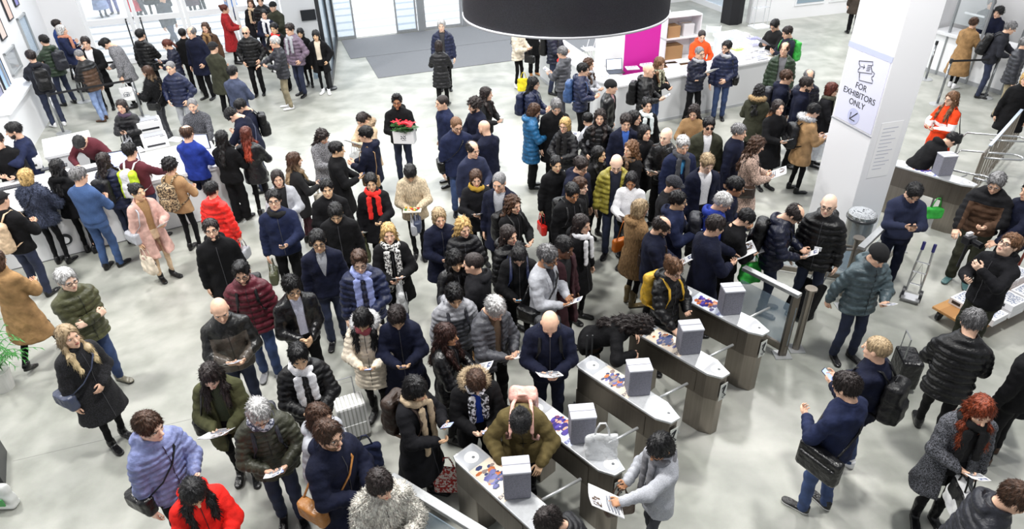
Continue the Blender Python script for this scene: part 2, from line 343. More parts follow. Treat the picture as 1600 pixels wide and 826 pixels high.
# torso half width / half depth by height
_PZ = np.array([.3, .5, .8, .93, 1.05, 1.2, 1.34, 1.42, 1.475, 1.52])
_PA = {0: np.array([.2, .19, .172, .168, .155, .168, .186, .172, .095, .06]), 1: np.array([.2, .19, .17, .165, .132, .145, .162, .15, .08, .05])}
_PA = {0: _PA[0]*1.09, 1: _PA[1]*1.08}
_PB = {0: np.array([.16, .15, .128, .125, .118, .125, .128, .108, .078, .06]), 1: np.array([.16, .15, .125, .12, .1, .122, .118, .096, .066, .05])}
def torso(P, fem, off, z0, z1=1.6, flare=0., yo=0.):
    a = np.interp(P[2], _PZ, _PA[fem])+off+flare*np.clip(.95-P[2], 0, 1); b = np.interp(P[2], _PZ, _PB[fem])+off+flare*.8*np.clip(.95-P[2], 0, 1)
    k = np.sqrt((P[0]/a)**2+((P[1]-yo)/b)**2); d = (k-1)*np.minimum(a, b)*.85
    return np.maximum(d, np.maximum(z0-P[2], P[2]-z1)).astype(f32)
def ik(S, T, hint, l1=.285, l2=.255):
    S, T = np.array(S, float), np.array(T, float); D = T-S; L = min(np.linalg.norm(D), l1+l2-.004); D /= np.linalg.norm(D)+1e-9; T = S+D*L
    a = (l1*l1-l2*l2+L*L)/(2*L); hh = math.sqrt(max(l1*l1-a*a, 0)); h = np.array(hint, float); h -= D*(h@D); h /= np.linalg.norm(h)+1e-9
    return S+D*a+h*hh, T
# hand targets: (side, forward, height), back-of-hand direction (side, fwd, up), finger direction or None, pose
HT = {'D': ((.27, .04, .80), (1, .1, .1), (0.02, .1, -1), 'relax'), 'P': ((.21, .13, .93), (1, .3, .2), (-.3, .3, -1), 'relax'), 'H': ((.075, .30, 1.08), (.5, .1, -.9), (-.35, .9, .15), 'hold'),
      'F': ((.05, .31, 1.17), (.35, .3, -.9), (-.3, .8, .3), 'hold'), 'C': ((.045, .20, .98), (.2, .9, .1), (-.8, .1, -.5), 'relax'), 'X': ((-.07, .20, 1.12), (.0, .9, .4), (-.9, -.5, .2), 'grip'),
      'R': ((.18, .47, 1.08), (.3, 0, 1), (-.1, 1, -.1), 'relax'), 'U': ((.06, .33, 1.38), (.7, .2, -.3), (-.2, .8, .6), 'hold'), 'B': ((.10, -.2, 1.0), (.2, -1, 0), (-.8, -.1, -.4), 'relax'),
      'G': ((.28, .05, .76), (1, 0, .1), (0, 0, -1), 'grip'), 'W': ((.25, .36, 1.22), (.3, .4, -.2), (-.1, .7, .7), 'flat'), 'K': ((.2, .38, .98), (.3, 0, .9), (-.15, 1, -.25), 'relax'),
      'V': ((.3, -.16, .85), (1, -.2, .1), (0, -.3, -1), 'grip'), 'S': ((.13, .12, 1.30), (.1, .8, .5), (-.5, .3, .8), 'grip'), 'T': ((.3, .52, 1.32), (.3, 0, 1), (0, 1, 0), 'relax')}
SKIN = {'l': 'e3b79c', 'p': 'ecc6ae', 'a': 'dfb793', 'm': 'b98663', 'd': '6e4a37'}
HAIRC = dict(black='131215', dark='2a2120', brown='4a3224', lbrown='735239', blonde='c8a66c', ash='a58e6e', grey='7b7a7c', white='c9c8c8', red='82371a', auburn='5d2b1f', dred='6a1f1d')
CREW = 'visitors standing and queueing in the entrance hall'
people = {}; held = []
NP = [0]; HSC = 1.13
def person(x, y, H, face, hands, top, leg, hair, label, sex='m', skin='l', lean=0, hp=6, hy=0, walk=0, g='', beard='', sc='', bp='', it=(), trim='', shoe='black', sole='', group=CREW, at=None, sx=1., hood=''):
    NP[0] += 1; sd = NP[0]; rr = random.Random(sd*7+1); fem = 1 if sex == 'f' else 0; s = H/1.75; Ln = R_(lean)
    hip = np.array([0, 0, .93]); RL = rot('X', -Ln); HB = np.array([0, -math.sin(Ln)*.22, 0])
    def up(V): return (np.asarray(V)-hip)@RL.T+hip+HB
    def unup(p): return (np.asarray(p, float)-hip-HB)@RL+hip
    RH = rot('Z', R_(hy))@rot('X', -R_(hp)); pivot = np.array([0, .0, 1.525]); hc = pivot+RH@np.array([0, .028, .112])
    crown = up(hc+RH@np.array([0, -.02, .135]))*s
    th = math.pi+R_(face); Rz = rot('Z', th)
    W = G(x, y, crown[2]); base = W-Rz@crown; base[2] = 0
    if at is not None: base = np.array([at[0], at[1], 0.])
    dist = np.linalg.norm(base+[0, 0, 1]-np.array([0, 0, CAMH])); px = dist/FOC; vh = lod(px*1.15); vc = float(np.clip(px*2.1, .0125, .024)); vb = max(.02, vc)
    E = empty('person', base, th); tag(E, label, 'person', group); people[label] = (base, sd)
    sk = mat(SKIN[skin], 'skin'); hs, hcol = (hair.split(':')+['dark'])[:2]
    hm = mat(HAIRC.get(hcol, hcol), 'hair', rough=.4)
    fin = lambda V: V*s
    # --- legs
    st = rr.uniform(.085, .125)*(.8 if fem else 1); fo = rr.uniform(-.06, .06)
    LG = []
    for sgn in (-1, 1):
        ff = (fo*sgn if not walk else (.3 if sgn == (1 if walk > 0 else -1) else -.27)); ft = np.array([sgn*(st if not walk else .07), ff+HB[1]*.3, .085]); hj = np.array([sgn*.085, HB[1]*.8, .9])
        if walk and ff < 0: ft[2] = .13
        ll = max(.4, np.linalg.norm(hj-ft)*(.503 if not walk or ff > 0 else .515)); kn, _ = ik(hj, ft, (sgn*.08, 1, 0), ll, ll); LG.append((hj, kn, ft, sgn))
    lk, lc = (leg.split(':')+['black'])[:2]; thick = {'slim': (.078, .052, .04), 'jean': (.09, .064, .056), 'pant': (.092, .066, .06), 'wide': (.095, .085, .085), 'cargo': (.1, .078, .07)}[lk]
    if fem: thick = tuple(t*.9 for t in thick)
    def legs(P):
        d = torso(P, fem, .004, .80, .99, yo=HB[1]*.8)
        for hj, kn, ft, sg in LG:
            c1, t1 = cap(P, hj, kn, thick[0], thick[1]); c2, t2 = cap(P, kn, ft+[0, 0, .0], thick[1], thick[2])
            c2 = c2-.005*np.sin(t2*26+sd)*np.clip(t2-.3, 0, 1); d = smin(d, smin(c1, c2, .03), .035)
        return np.maximum(d+.003*np.sin(P[2]*38+P[0]*25+sd), .045-P[2])
    V, F = nets(legs, (-.29, -.45, .02), (.29, .45, 1.01), vc)
    tm = mat(lc, 'denim' if lk == 'jean' or 'jean' in lc else 'cloth')
    link('trousers', to_mesh('trousers', fin(V), F, [tm]), E)
    for hj, kn, ft, sg in LG:
        V, F, mi = shoe_t(max(vh, .008), 'boot' if shoe.startswith('boot') else 'shoe'); a = rr.uniform(.05, .3)*-sg
        tip = rot('X', R_(-22)) if ft[2] > .1 else np.eye(3)
        V = (V@(rot('Z', a)@tip).T)+[ft[0], ft[1]+.03, max(0, ft[2]-.085)]
        sc_ = shoe.split(':')[-1]; sc_ = 'black' if sc_ == 'boot' else sc_
        link('shoe', to_mesh('shoe', fin(V), F, [mat(sc_, 'leather', .4), mat(sole or ('d8d8d8' if sc_ in ('white',) else '1c1b1b'), rough=.6)], mi), E)
    # --- arms
    hands = hands if len(hands) == 2 else hands*2; AR = []
    for i, sgn in enumerate((-1, 1)):   # -1: person's left is -x ... first letter = hand at the person's right side (+x)
        code = hands[1] if sgn == -1 else hands[0]; t, bk, fd, ps = HT[code]
        T = np.array([t[0]*sgn, t[1], t[2]])+[rr.uniform(-.015, .015), rr.uniform(-.02, .02), rr.uniform(-.025, .025)]
        if code in 'DGV' : T = unup(T) if lean < 25 else unup(T+[0, .25, 0])
        if code in 'K' : T = unup(T)
        S = np.array([sgn*(.186 if not fem else .163), 0, 1.36]); hint = (sgn*.85, -.45, -.6) if code != 'D' else (sgn*.4, -1, 0)
        if code in 'X': T[2] += .05*(sgn > 0); T[1] += .04*(sgn > 0)
        el, wr = ik(S, T, hint)
        fa = (wr-el)/np.linalg.norm(wr-el); fdv = np.array([fd[0]*sgn, fd[1], fd[2]]); fdv = fdv/np.linalg.norm(fdv)*.7+fa*.6; fdv /= np.linalg.norm(fdv)
        bk = np.array([bk[0]*sgn, bk[1], bk[2]], float); bk -= fdv*(bk@fdv); bk /= np.linalg.norm(bk); X = np.cross(fdv, bk); HR = np.stack([X, fdv, bk], 1)
        AR.append(dict(S=S, E=el, W=wr, R=HR, ps=ps, sg=sgn, code=code))
    # --- body: head, neck, trunk, arms, hands and legs as one mesh
    def bodyf(P):
        d = torso(P, fem, -.03, .85, 1.5)
        d = smin(d, cap(P, (0, 0, 1.4), pivot+RH@np.array([0, -.0, .03]), .05, .05)[0], .04)
        for A in AR: d = smin(d, smin(cap(P, A['S'], A['E'], .045, .036)[0], cap(P, A['E'], A['W'], .036, .025)[0], .02), .02)
        return d
    V, F = nets(bodyf, (-.5, -.4, .7), (.5, .62, 1.66), vb if vb < .023 else .023); parts = [(up(V), F, 0)]
    def lgf(P):
        d = None
        for hj, kn, ft, sg in LG:
            q = smin(cap(P, hj, kn, .06, .042)[0], cap(P, kn, ft, .042, .03)[0], .02); d = q if d is None else np.minimum(d, q)
        return d
    V, F = nets(lgf, (-.2, -.36, .05), (.2, .36, .97), .03); parts.append((V, F, 0))
    HVc, HF, HM = head_t(vh, fem); HV = up(HVc*HSC@RH.T+hc); parts += [(HV, HF[HM == k], k) for k in range(5)]
    for A in AR:
        V, F = hand_t(max(.0065, min(vh, .009)), A['ps'])
        if A['sg'] < 0: V = V*[-1, 1, 1]; F = F[:, ::-1]
        Rr = A['R'].copy()
        if A['sg'] < 0: pass
        V = (V*(.92 if fem else 1.02))@Rr.T+A['W']; parts.append((up(V), F, 0))
    # drop duplicated head vertices by rejoining per material is fine for a mesh of this size
    V, F, MI = join(parts)
    lip = {'l': 'b5665c', 'p': 'c0605c', 'a': 'b4645c', 'm': '8a4f45', 'd': '4f2d28'}[skin] if fem else {'l': 'c08474', 'p': 'c98a7c', 'a': 'b9806c', 'm': '8e5c4c', 'd': '54362d'}[skin]
    bo = link('body', to_mesh('body', fin(V), F, [sk, mat('e6e2de', rough=.3), mat('1a1412', rough=.2), hm if hs not in ('bald', 'beanie', 'cap') else mat('3a2f2a', rough=.6), mat(lip, rough=.4)], MI), E)
    toh = lambda V: up(V*HSC@RH.T+hc)
    # --- hair / headwear
    if hs != 'bald':
        base_style = hs
        V, F = hair_t(hs, max(vh, .0075), sd); LK = locks(V, F, 1500 if vh < .0095 else 500, .03 if hs != 'buzz' else .012, sd) if hs not in ('beanie', 'cap') else None; V = toh(V); ps = [(V, F, 0)]
        if LK: ps.append((toh(LK[0]), LK[1], 0))
        if hs in ('beanie', 'cap'):
            link('beanie' if hs == 'beanie' else 'flat_cap', to_mesh(hs, fin(V), F, [mat(hcol, 'knit' if hs == 'beanie' else 'tweed')]), E)
            V, F = hair_t('buzz', max(vh, .0075), sd); link('hair', to_mesh('hair', fin(toh(V)), F, [mat(HAIRC['dark'], 'hair', rough=.4)]), E)
        else:
            om = hm
            if hair.count(':') == 2: om = mat(HAIRC.get(hcol, hcol), 'ombre', tip=hair.split(':')[2])
            if hs in ('long', 'longf', 'wavy', 'mid'):
                wv = .012 if hs == 'wavy' else .005
                n0 = hc+RH@np.array([0, -.06, -.02]); fr = rr.random() < .6 or hcol == 'red'
                def tail(P):
                    th = np.arctan2(P[0], P[1]+.02); nn = wv*np.sin(th*9+np.sin(P[2]*24)*2+sd)+.4*wv*np.sin(P[2]*60+th*4)
                    Q = (P[0], P[1], P[2])
                    d, t = cap((P[0]*.55, P[1], P[2]), (n0[0]*.55, n0[1], n0[2]), (0, -.165, 1.22), .052, .032); d = d-nn
                    for sg in (-1, 1):
                        e = hc+RH@np.array([sg*.072, .0, -.05]); fwd = (.125 if fr else -.07)
                        q, t = cap((P[0], P[1]*.6, P[2]), (e[0]*.95, (e[1]-.02)*.6, e[2]), (sg*.095, fwd*.5*.6, 1.44), .024, .03); q2, t = cap((P[0]*.7, P[1], P[2]), (sg*.095*.7, fwd*.75, 1.44), (sg*.1*.7, fwd+.045, 1.26), .03, .017); d = smin(d, smin(q, q2, .04)-nn, .045)
                    return d
                V2, F2 = nets(tail, (-.2, -.26, 1.12), (.2, .26, 1.75), max(vh*1.25, .0095)); ps.append((up(V2), F2, 0)); W2, T2 = locks(V2, F2, 1300 if vh < .0095 else 400, .06, sd, (0, 0, 1.9)); ps.append((up(W2), T2, 0))
            V, F, mi = join(ps); V = fin(V)
            if om is not hm: pass
            link('hair', to_mesh('hair', V, F, [om]), E)
    if beard:
        def bf(P):
            d = smin(ell(P, (0, .034, -.085), (.047, .052, .042)), ell(P, (0, .02, -.05), (.066, .07, .07)), .02)
            d = np.maximum(d, P[2]+.03+.35*np.clip(abs(P[0])-.03, 0, 1)*-1); d = np.maximum(d, -(P[1]+.005)); d = np.maximum(d, -ell(P, (0, .1, -.05), (.027, .03, .026)))
            return smin(d, ell(P, (0, .093, -.047), (.024, .009, .005)), .004)
        V, F = nets(bf, (-.09, -.05, -.15), (.09, .14, .0), max(vh, .007)); link('beard', to_mesh('beard', fin(toh(V)), F, [mat(HAIRC.get(beard, beard), 'hair', rough=.4)]), E)
    if g:
        b = MB()
        for sg in (-1, 1):
            ring = [(sg*.033+.023*math.cos(t), .1035-.004*abs(math.cos(t)), .002+.018*math.sin(t)) for t in np.linspace(0, 2*math.pi, 13)]
            b.tube(ring, .0026, 0, 5); b.tube([(sg*.056, .1, .006), (sg*.079, .02, .006), (sg*.081, -.01, .0)], .0024, 0, 5)
            if g == 'sun':
                b.add([(sg*.033+.022*math.cos(t), .103, .002+.017*math.sin(t)) for t in np.arange(12)*math.pi/6], [tuple(range(12))], 0)
        b.tube([(-.011, .107, .006), (.011, .107, .006)], .0024, 0, 5)
        me = b.mesh('glasses', [mat('15151a', rough=.3)]); co = np.array([v.co for v in me.vertices]); me.vertices.foreach_set('co', fin(toh(co)).astype(f32).ravel()); link('glasses', me, E)
    # --- upper garment
    tp = top.split(':'); kind, tc_ = tp[0], tp[1]; opts = {o[0]: o[1:] for o in tp[2:]}
    off, hem, flare, mk = {'puf': (.028, .79, .02, 'nylon'), 'jkt': (.028, .82, .03, 'cloth'), 'coat': (.032, .56, .10, 'cloth'), 'parka': (.038, .62, .06, 'cloth'), 'swt': (.018, .88, 0, 'knit'), 'blz': (.022, .83, .05, 'cloth'), 'lth': (.027, .88, 0, 'leather'), 'fur': (.05, .72, .02, 'fur'), 'twd': (.032, .52, .12, 'tweed'), 'vest': (.03, .84, .02, 'nylon')}[kind]
    if 'L' in opts: hem = float(opts['L'])
    if 'M' in opts: mk = opts['M']
    gm = mat(tc_, mk, .6, **({'c2': opts['2']} if '2' in opts else {}))
    quil = kind in ('puf', 'vest'); am = (.0075 if vc < .017 else .010) if quil else 0; pitch = .062 if vc < .017 else .085
    opn = 'o' in opts; ow = float(opts.get('w', .055))
    sl = off*.75
    def wedge(P):
        wv = ow+np.clip(P[2]-1.22, 0, 1)*.12 if kind in ('blz', 'coat', 'twd', 'jkt') else ow+np.clip(P[2]-1.3, 0, 1)*.1
        if kind == 'blz' or opts.get('c'): wv = np.clip((P[2]-1.12)*.22, -.01, .06)
        return np.maximum(np.maximum(abs(P[0])-wv, -P[1]), -1.6+P[2])
    def jac(P):
        d = torso(P, fem, off, hem, 1.5, flare)
        if am: d = d-am*abs(np.sin(P[2]*math.pi/pitch))*2+am
        d = smin(d, cap(P, (-.148, 0, 1.385), (.148, 0, 1.385), .05+off*.45, .05+off*.45)[0], .04)
        if not ('q' in opts):
            for A in AR:
                c1, t1 = cap(P, A['S'], A['E'], .056+sl, .049+sl); c2, t2 = cap(P, A['E'], A['E']+(A['W']-A['E'])*.96, .05+sl, .034+sl*.8)
                if am: c1 = c1-am*2*abs(np.sin(t1*.285*math.pi/pitch))+am; c2 = c2-am*2*abs(np.sin(t2*.25*math.pi/pitch))+am
                else: c2 = c2-.004*np.sin(t2*24+sd)-.003; c1 = c1-.003*np.sin(t1*20+sd)
                d = smin(d, smin(c1, c2, .02), .013)
        rad = np.sqrt(P[0]**2+((P[1]-.012)*1.0)**2)
        ch = .055 if kind not in ('swt', 'blz') else .02
        col = np.maximum(abs(rad-(.078 if ch > .03 else .070)-.1*np.clip(P[2]-1.5, 0, 1))-.014, abs(P[2]-1.475)-ch)
        d = smin(d, col, .02)
        d = d-.005*np.sin(P[2]*30+P[0]*21+sd)*np.sin(P[0]*17+P[1]*23+sd*2)
        d = np.maximum(d, -np.maximum(rad-.062, 1.44-P[2]))
        if hd: d = smin(d, np.maximum(ell(P, (0, -.095, 1.475), (.135, .082, .07)), -ell(P, (0, -.055, 1.53), (.085, .07, .06))), .02)
        if opn: d = np.maximum(d, -wedge(P))
        return d
    hd = 'h' in opts or bool(hood)
    cw = .33
    V, F = nets(jac, (-.56, -.5, hem-.03), (.56, .68, 1.62), vc)
    # coat skirts stay hanging when the trunk leans
    gname = {'puf': 'padded_jacket', 'jkt': 'jacket', 'coat': 'coat', 'parka': 'parka', 'swt': 'sweater', 'blz': 'blazer', 'lth': 'leather_jacket', 'fur': 'fur_coat', 'twd': 'tweed_coat', 'vest': 'padded_vest'}[kind]
    def drape(V):
        U = up(V); k = np.clip((.95-V[:, 2])/.12, 0, 1)[:, None]; return U*(1-k)+(V+[0, HB[1]*.8, 0])*k
    GV = fin(drape(V)); mats_ = [gm]; gmi = np.zeros(len(F), int); c = V[F].mean(1)
    if 'y' in opts:   # yoke / shoulder colour blocks
        mats_.append(mat(opts['y'], mk)); gmi = ((c[:, 2] > 1.31) | (abs(c[:, 0]) > .2)).astype(int)
    if 's' in opts:   # reflective bands
        mats_.append(mat(opts['s'], rough=.3)); gmi = ((abs((c[:, 2]-1.14)) < .028) | ((abs(c[:, 0]) > .2) & (abs(c[:, 2]-1.2) < .026))).astype(int)
    if kind == 'fur' or 't' in opts:
        W_, T_ = tufts(V, F, 5200 if vc < .017 else 2600, .05, .6, sd); W_ = fin(drape(W_)); V3, F3, m3 = join([(GV, F, 0), (W_, T_, 0)]); GV, F, gmi = V3, F3, m3
    link(gname, to_mesh(gname, GV, F, mats_, gmi), E)
    if hood:
        def hf(P):
            rad = np.sqrt(P[0]**2+((P[1]+.02)/1.05)**2); return np.sqrt((rad-.125)**2+(P[2]-1.50-.25*np.clip(-P[1], -.1, .1))**2)-.030+np.clip(P[1]-.06, 0, 1)*.9
        V, F = nets(hf, (-.22, -.24, 1.38), (.22, .2, 1.62), max(vh, .011)); W_, T_ = tufts(V, F, 1500 if vh < .01 else 800, .045, .1, sd); V, F, m3 = join([(V, F, 0), (W_, T_, 0)])
        link('fur_hood_trim', to_mesh('fur_hood_trim', fin(up(V)), F, [mat(hood, 'fur')]), E)
    if opn:
        ic = opts['o'] or 'black'; ikd = 'knit'
        V, F = nets(lambda P: np.maximum(torso(P, fem, -.004, .86, 1.475), -(P[1]-.01)), (-.25, -.02, .84), (.25, .25, 1.5), vc)
        nm = 'shirt' if kind == 'blz' else 'sweater'
        link(nm, to_mesh(nm, fin(up(V)), F, [mat(ic, 'plaid' if ic == 'plaid' else ikd)]), E)
    elif kind in ('puf', 'jkt', 'parka', 'lth', 'coat', 'fur') and vc < .021:
        pts = []; zz = np.linspace(hem+.03, 1.44, 16)
        for z in zz:
            yv = np.linspace(.04, .34, 61, dtype=f32); d = jac((np.zeros_like(yv)+0., yv, np.full_like(yv, z))); k = np.argmax(d > 0); pts.append((0, yv[k]+.001, z))
        b = MB(); b.tube(pts, .0035, 0, 5); me = b.mesh('zip', [mat('4c4c51' if tc_ in ('black', 'navy', 'dnavy', 'soft', 'char') else '1a1a1c', rough=.35)])
        co = np.array([v.co for v in me.vertices]); me.vertices.foreach_set('co', fin(drape(co)).astype(f32).ravel()); link('zip', me, E)
    if 'l' in opts:   # lapels
        b = MB()
        for sg in (-1, 1):
            Z = np.linspace(1.12, 1.45, 6); ys = []
            for z in Z:
                xx = sg*((z-1.12)*.2+.03); yv = np.linspace(.04, .3, 53, dtype=f32); d = jac((np.full_like(yv, xx+sg*.02), yv, np.full_like(yv, z))); ys.append(yv[np.argmax(d > 0)])
            I = [(sg*((z-1.12)*.17+.008), yy+.007, z) for z, yy in zip(Z, ys)]; O = [(sg*((z-1.12)*.17+.012+.055*math.sin((z-1.12)/.33*2.3)), yy+.003, z+.0) for z, yy in zip(Z, ys)]
            n = len(I); b.add(I+O+[(p[0], p[1]-.012, p[2]) for p in I+O], [(i, i+1, n+i+1, n+i) for i in range(n-1)]+[(2*n+i, 3*n+i, 3*n+i+1, 2*n+i+1) for i in range(n-1)]+[(n+i, n+i+1, 3*n+i+1, 3*n+i) for i in range(n-1)])
        me = b.mesh('lapels', [gm]); co = np.array([v.co for v in me.vertices]); me.vertices.foreach_set('co', fin(up(co)).astype(f32).ravel()); link('lapel', me, E)
    if sc:
        scc, sl_ = (sc.split(':')+['0'])[:2]; tails = sl_ != '0'; slen = {'0': 0, '1': .35, '2': .6}[sl_]
        def sf(P):
            rad = np.sqrt(P[0]**2+((P[1]-.02)/1.05)**2); n = .002*np.sin(P[2]*120+P[0]*30)+.004*np.sin(np.arctan2(P[0], P[1])*7+P[2]*50)
            d = np.sqrt((rad-.095)**2+((P[2]-1.465-.02*np.sin(np.arctan2(P[0], P[1])))/1.2)**2)-.036-n
            if tails:
                for sg in (-1, 1): d = smin(d, cap((P[0]*.62, P[1], P[2]), (sg*.07*.62, .125+off, 1.42), (sg*.075*.62, .145+off, 1.42-slen*(1 if sg > 0 else .85)), .027, .024)[0]-n*.6, .02)
            return d
        V, F = nets(sf, (-.2, -.16, 1.40-slen-.06), (.2, .26, 1.56), max(vh*1.25, .011)); link('scarf', to_mesh('scarf', fin(up(V)), F, [mat(scc.split('/')[0], 'pattern' if '/' in scc else 'knit', .6, **({'c2': scc.split('/')[1]} if '/' in scc else {}))]), E)
    # --- things worn or held are things of their own
    Mw = lambda p: base+Rz@(np.asarray(p, float)*s)
    RW = Rz@RL
    who = label
    if bp: backpack(bp, E, base, th, s, up, off, fem, who, vc)
    for t in it: item(t, AR, up, s, base, Rz, RL, who, th, off, fem, hem)
    return E
def place(o, pos, Rm):
    o.matrix_world = Matrix(((*Rm[0], pos[0]), (*Rm[1], pos[1]), (*Rm[2], pos[2]), (0, 0, 0, 1)))
def backpack(spec, E, base, th, s, up, off, fem, who, vc):
    c1, c2 = (spec.split(':')+[None])[:2]; key = ('pack',)
    yb = -.125-off-.085
    def fn(P):
        d = rbox(P, (0, yb, 1.17), (.145, .085, .235), .06); d = smin(d, rbox(P, (0, yb-.085, 1.07), (.115, .04, .12), .035), .02); d = smin(d, cap(P, (-.04, yb+.03, 1.42), (.04, yb+.03, 1.42), .012, .012)[0], .01)
        return d-.004*np.sin(P[2]*45+P[0]*30)
    V, F = nets(fn, (-.2, yb-.16, .9), (.2, yb+.12, 1.46), vc); c = V[F].mean(1)
    ms = [mat(c1 if c1 != 'leopard' else '3a2d22', 'pattern' if c1 == 'leopard' else 'nylon', .6, **({'c2': 'b09a78'} if c1 == 'leopard' else {}))]; mi = np.zeros(len(F), int)
    if c2: ms.append(mat(c2, 'nylon')); mi = (abs(c[:, 0]) > .075).astype(int)
    o = link('backpack', to_mesh('backpack', up(V)*s, F, ms, mi), None, base, th); nm = {'black': 'black', 'soft': 'black', 'blue': 'blue', 'leopard': 'animal-print', 'gold': 'yellow', 'greenb': 'green', 'pink': 'pink', 'lgrey': 'light grey', 'beige': 'beige', 'brown': 'brown', 'char': 'dark grey', 'navy': 'navy'}.get(c1, 'dark')
    tag(o, f'{nm} backpack on {who}', 'backpack', 'backpacks worn by visitors')
    for sg in (-1, 1):
        pts = up(np.array([(sg*.07, yb+.06, 1.38), (sg*.09, -.07-off, 1.465+off*.5), (sg*.10, .02, 1.475+off*.6), (sg*.105, .11+off, 1.40), (sg*.115, .145+off, 1.28), (sg*.15, .12+off, 1.14), (sg*.17, 0-off*.2, 1.04), (sg*.12, yb+.05, .98)]))*s
        MB().tube(pts, .019, 0, 6, flat=.4).build('strap', ms[0], o, smooth=True)
def bag_mesh(kind, seed, h=.016):
    key = ('bag', kind, seed % 3)
    if key in _T: return _T[key]
    if kind == 'tote':
        fn = lambda P: rbox(P, (0, 0, -.32), (.16, .055+.02*np.sin(P[2]*9), .17), .04)-.010*np.sin(P[0]*28+P[2]*17+seed)*np.sin(P[2]*31+seed)
        V, F = nets(fn, (-.22, -.13, -.53), (.22, .13, -.12), h)
    elif kind == 'hand':
        fn = lambda P: smin(rbox(P, (0, 0, -.28), (.15, .055, .10), .035), rbox(P, (0, .05, -.26), (.11, .02, .07), .015), .01)-.003*np.sin(P[0]*40)*np.sin(P[2]*30)
        V, F = nets(fn, (-.2, -.1, -.42), (.2, .12, -.15), .012)
    elif kind == 'brief':
        fn = lambda P: smin(rbox(P, (0, 0, -.22), (.21, .055, .145), .03), rbox(P, (0, .055, -.25), (.18, .02, .09), .012), .006)
        V, F = nets(fn, (-.26, -.1, -.42), (.26, .12, -.04), .012)
    _T[key] = (V, F); return V, F
def loop(b, x, z0, z1, r, y=0, m=0):
    b.tube([(-x, y, z0), (-x*.8, y, (z0+z1)/2), (-x*.35, y, z1), (x*.35, y, z1), (x*.8, y, (z0+z1)/2), (x, y, z0)], r, m, 6)
CN = {'white': 'white', 'cream': 'cream', 'black': 'black', 'yellow': 'yellow', 'lgrey': 'grey', 'film': 'clear plastic', 'orange': 'orange', 'brown': 'brown', 'green': 'green', 'olive': 'olive', 'red': 'red', 'tan': 'tan', 'navy': 'navy', 'blue': 'blue', 'maroon': 'dark red', 'greenb': 'green', 'bluegrey': 'grey-blue', 'b9651f': 'orange-brown', 'camo': 'camouflage', 'char': 'dark grey', 'a9723a': 'tan'}
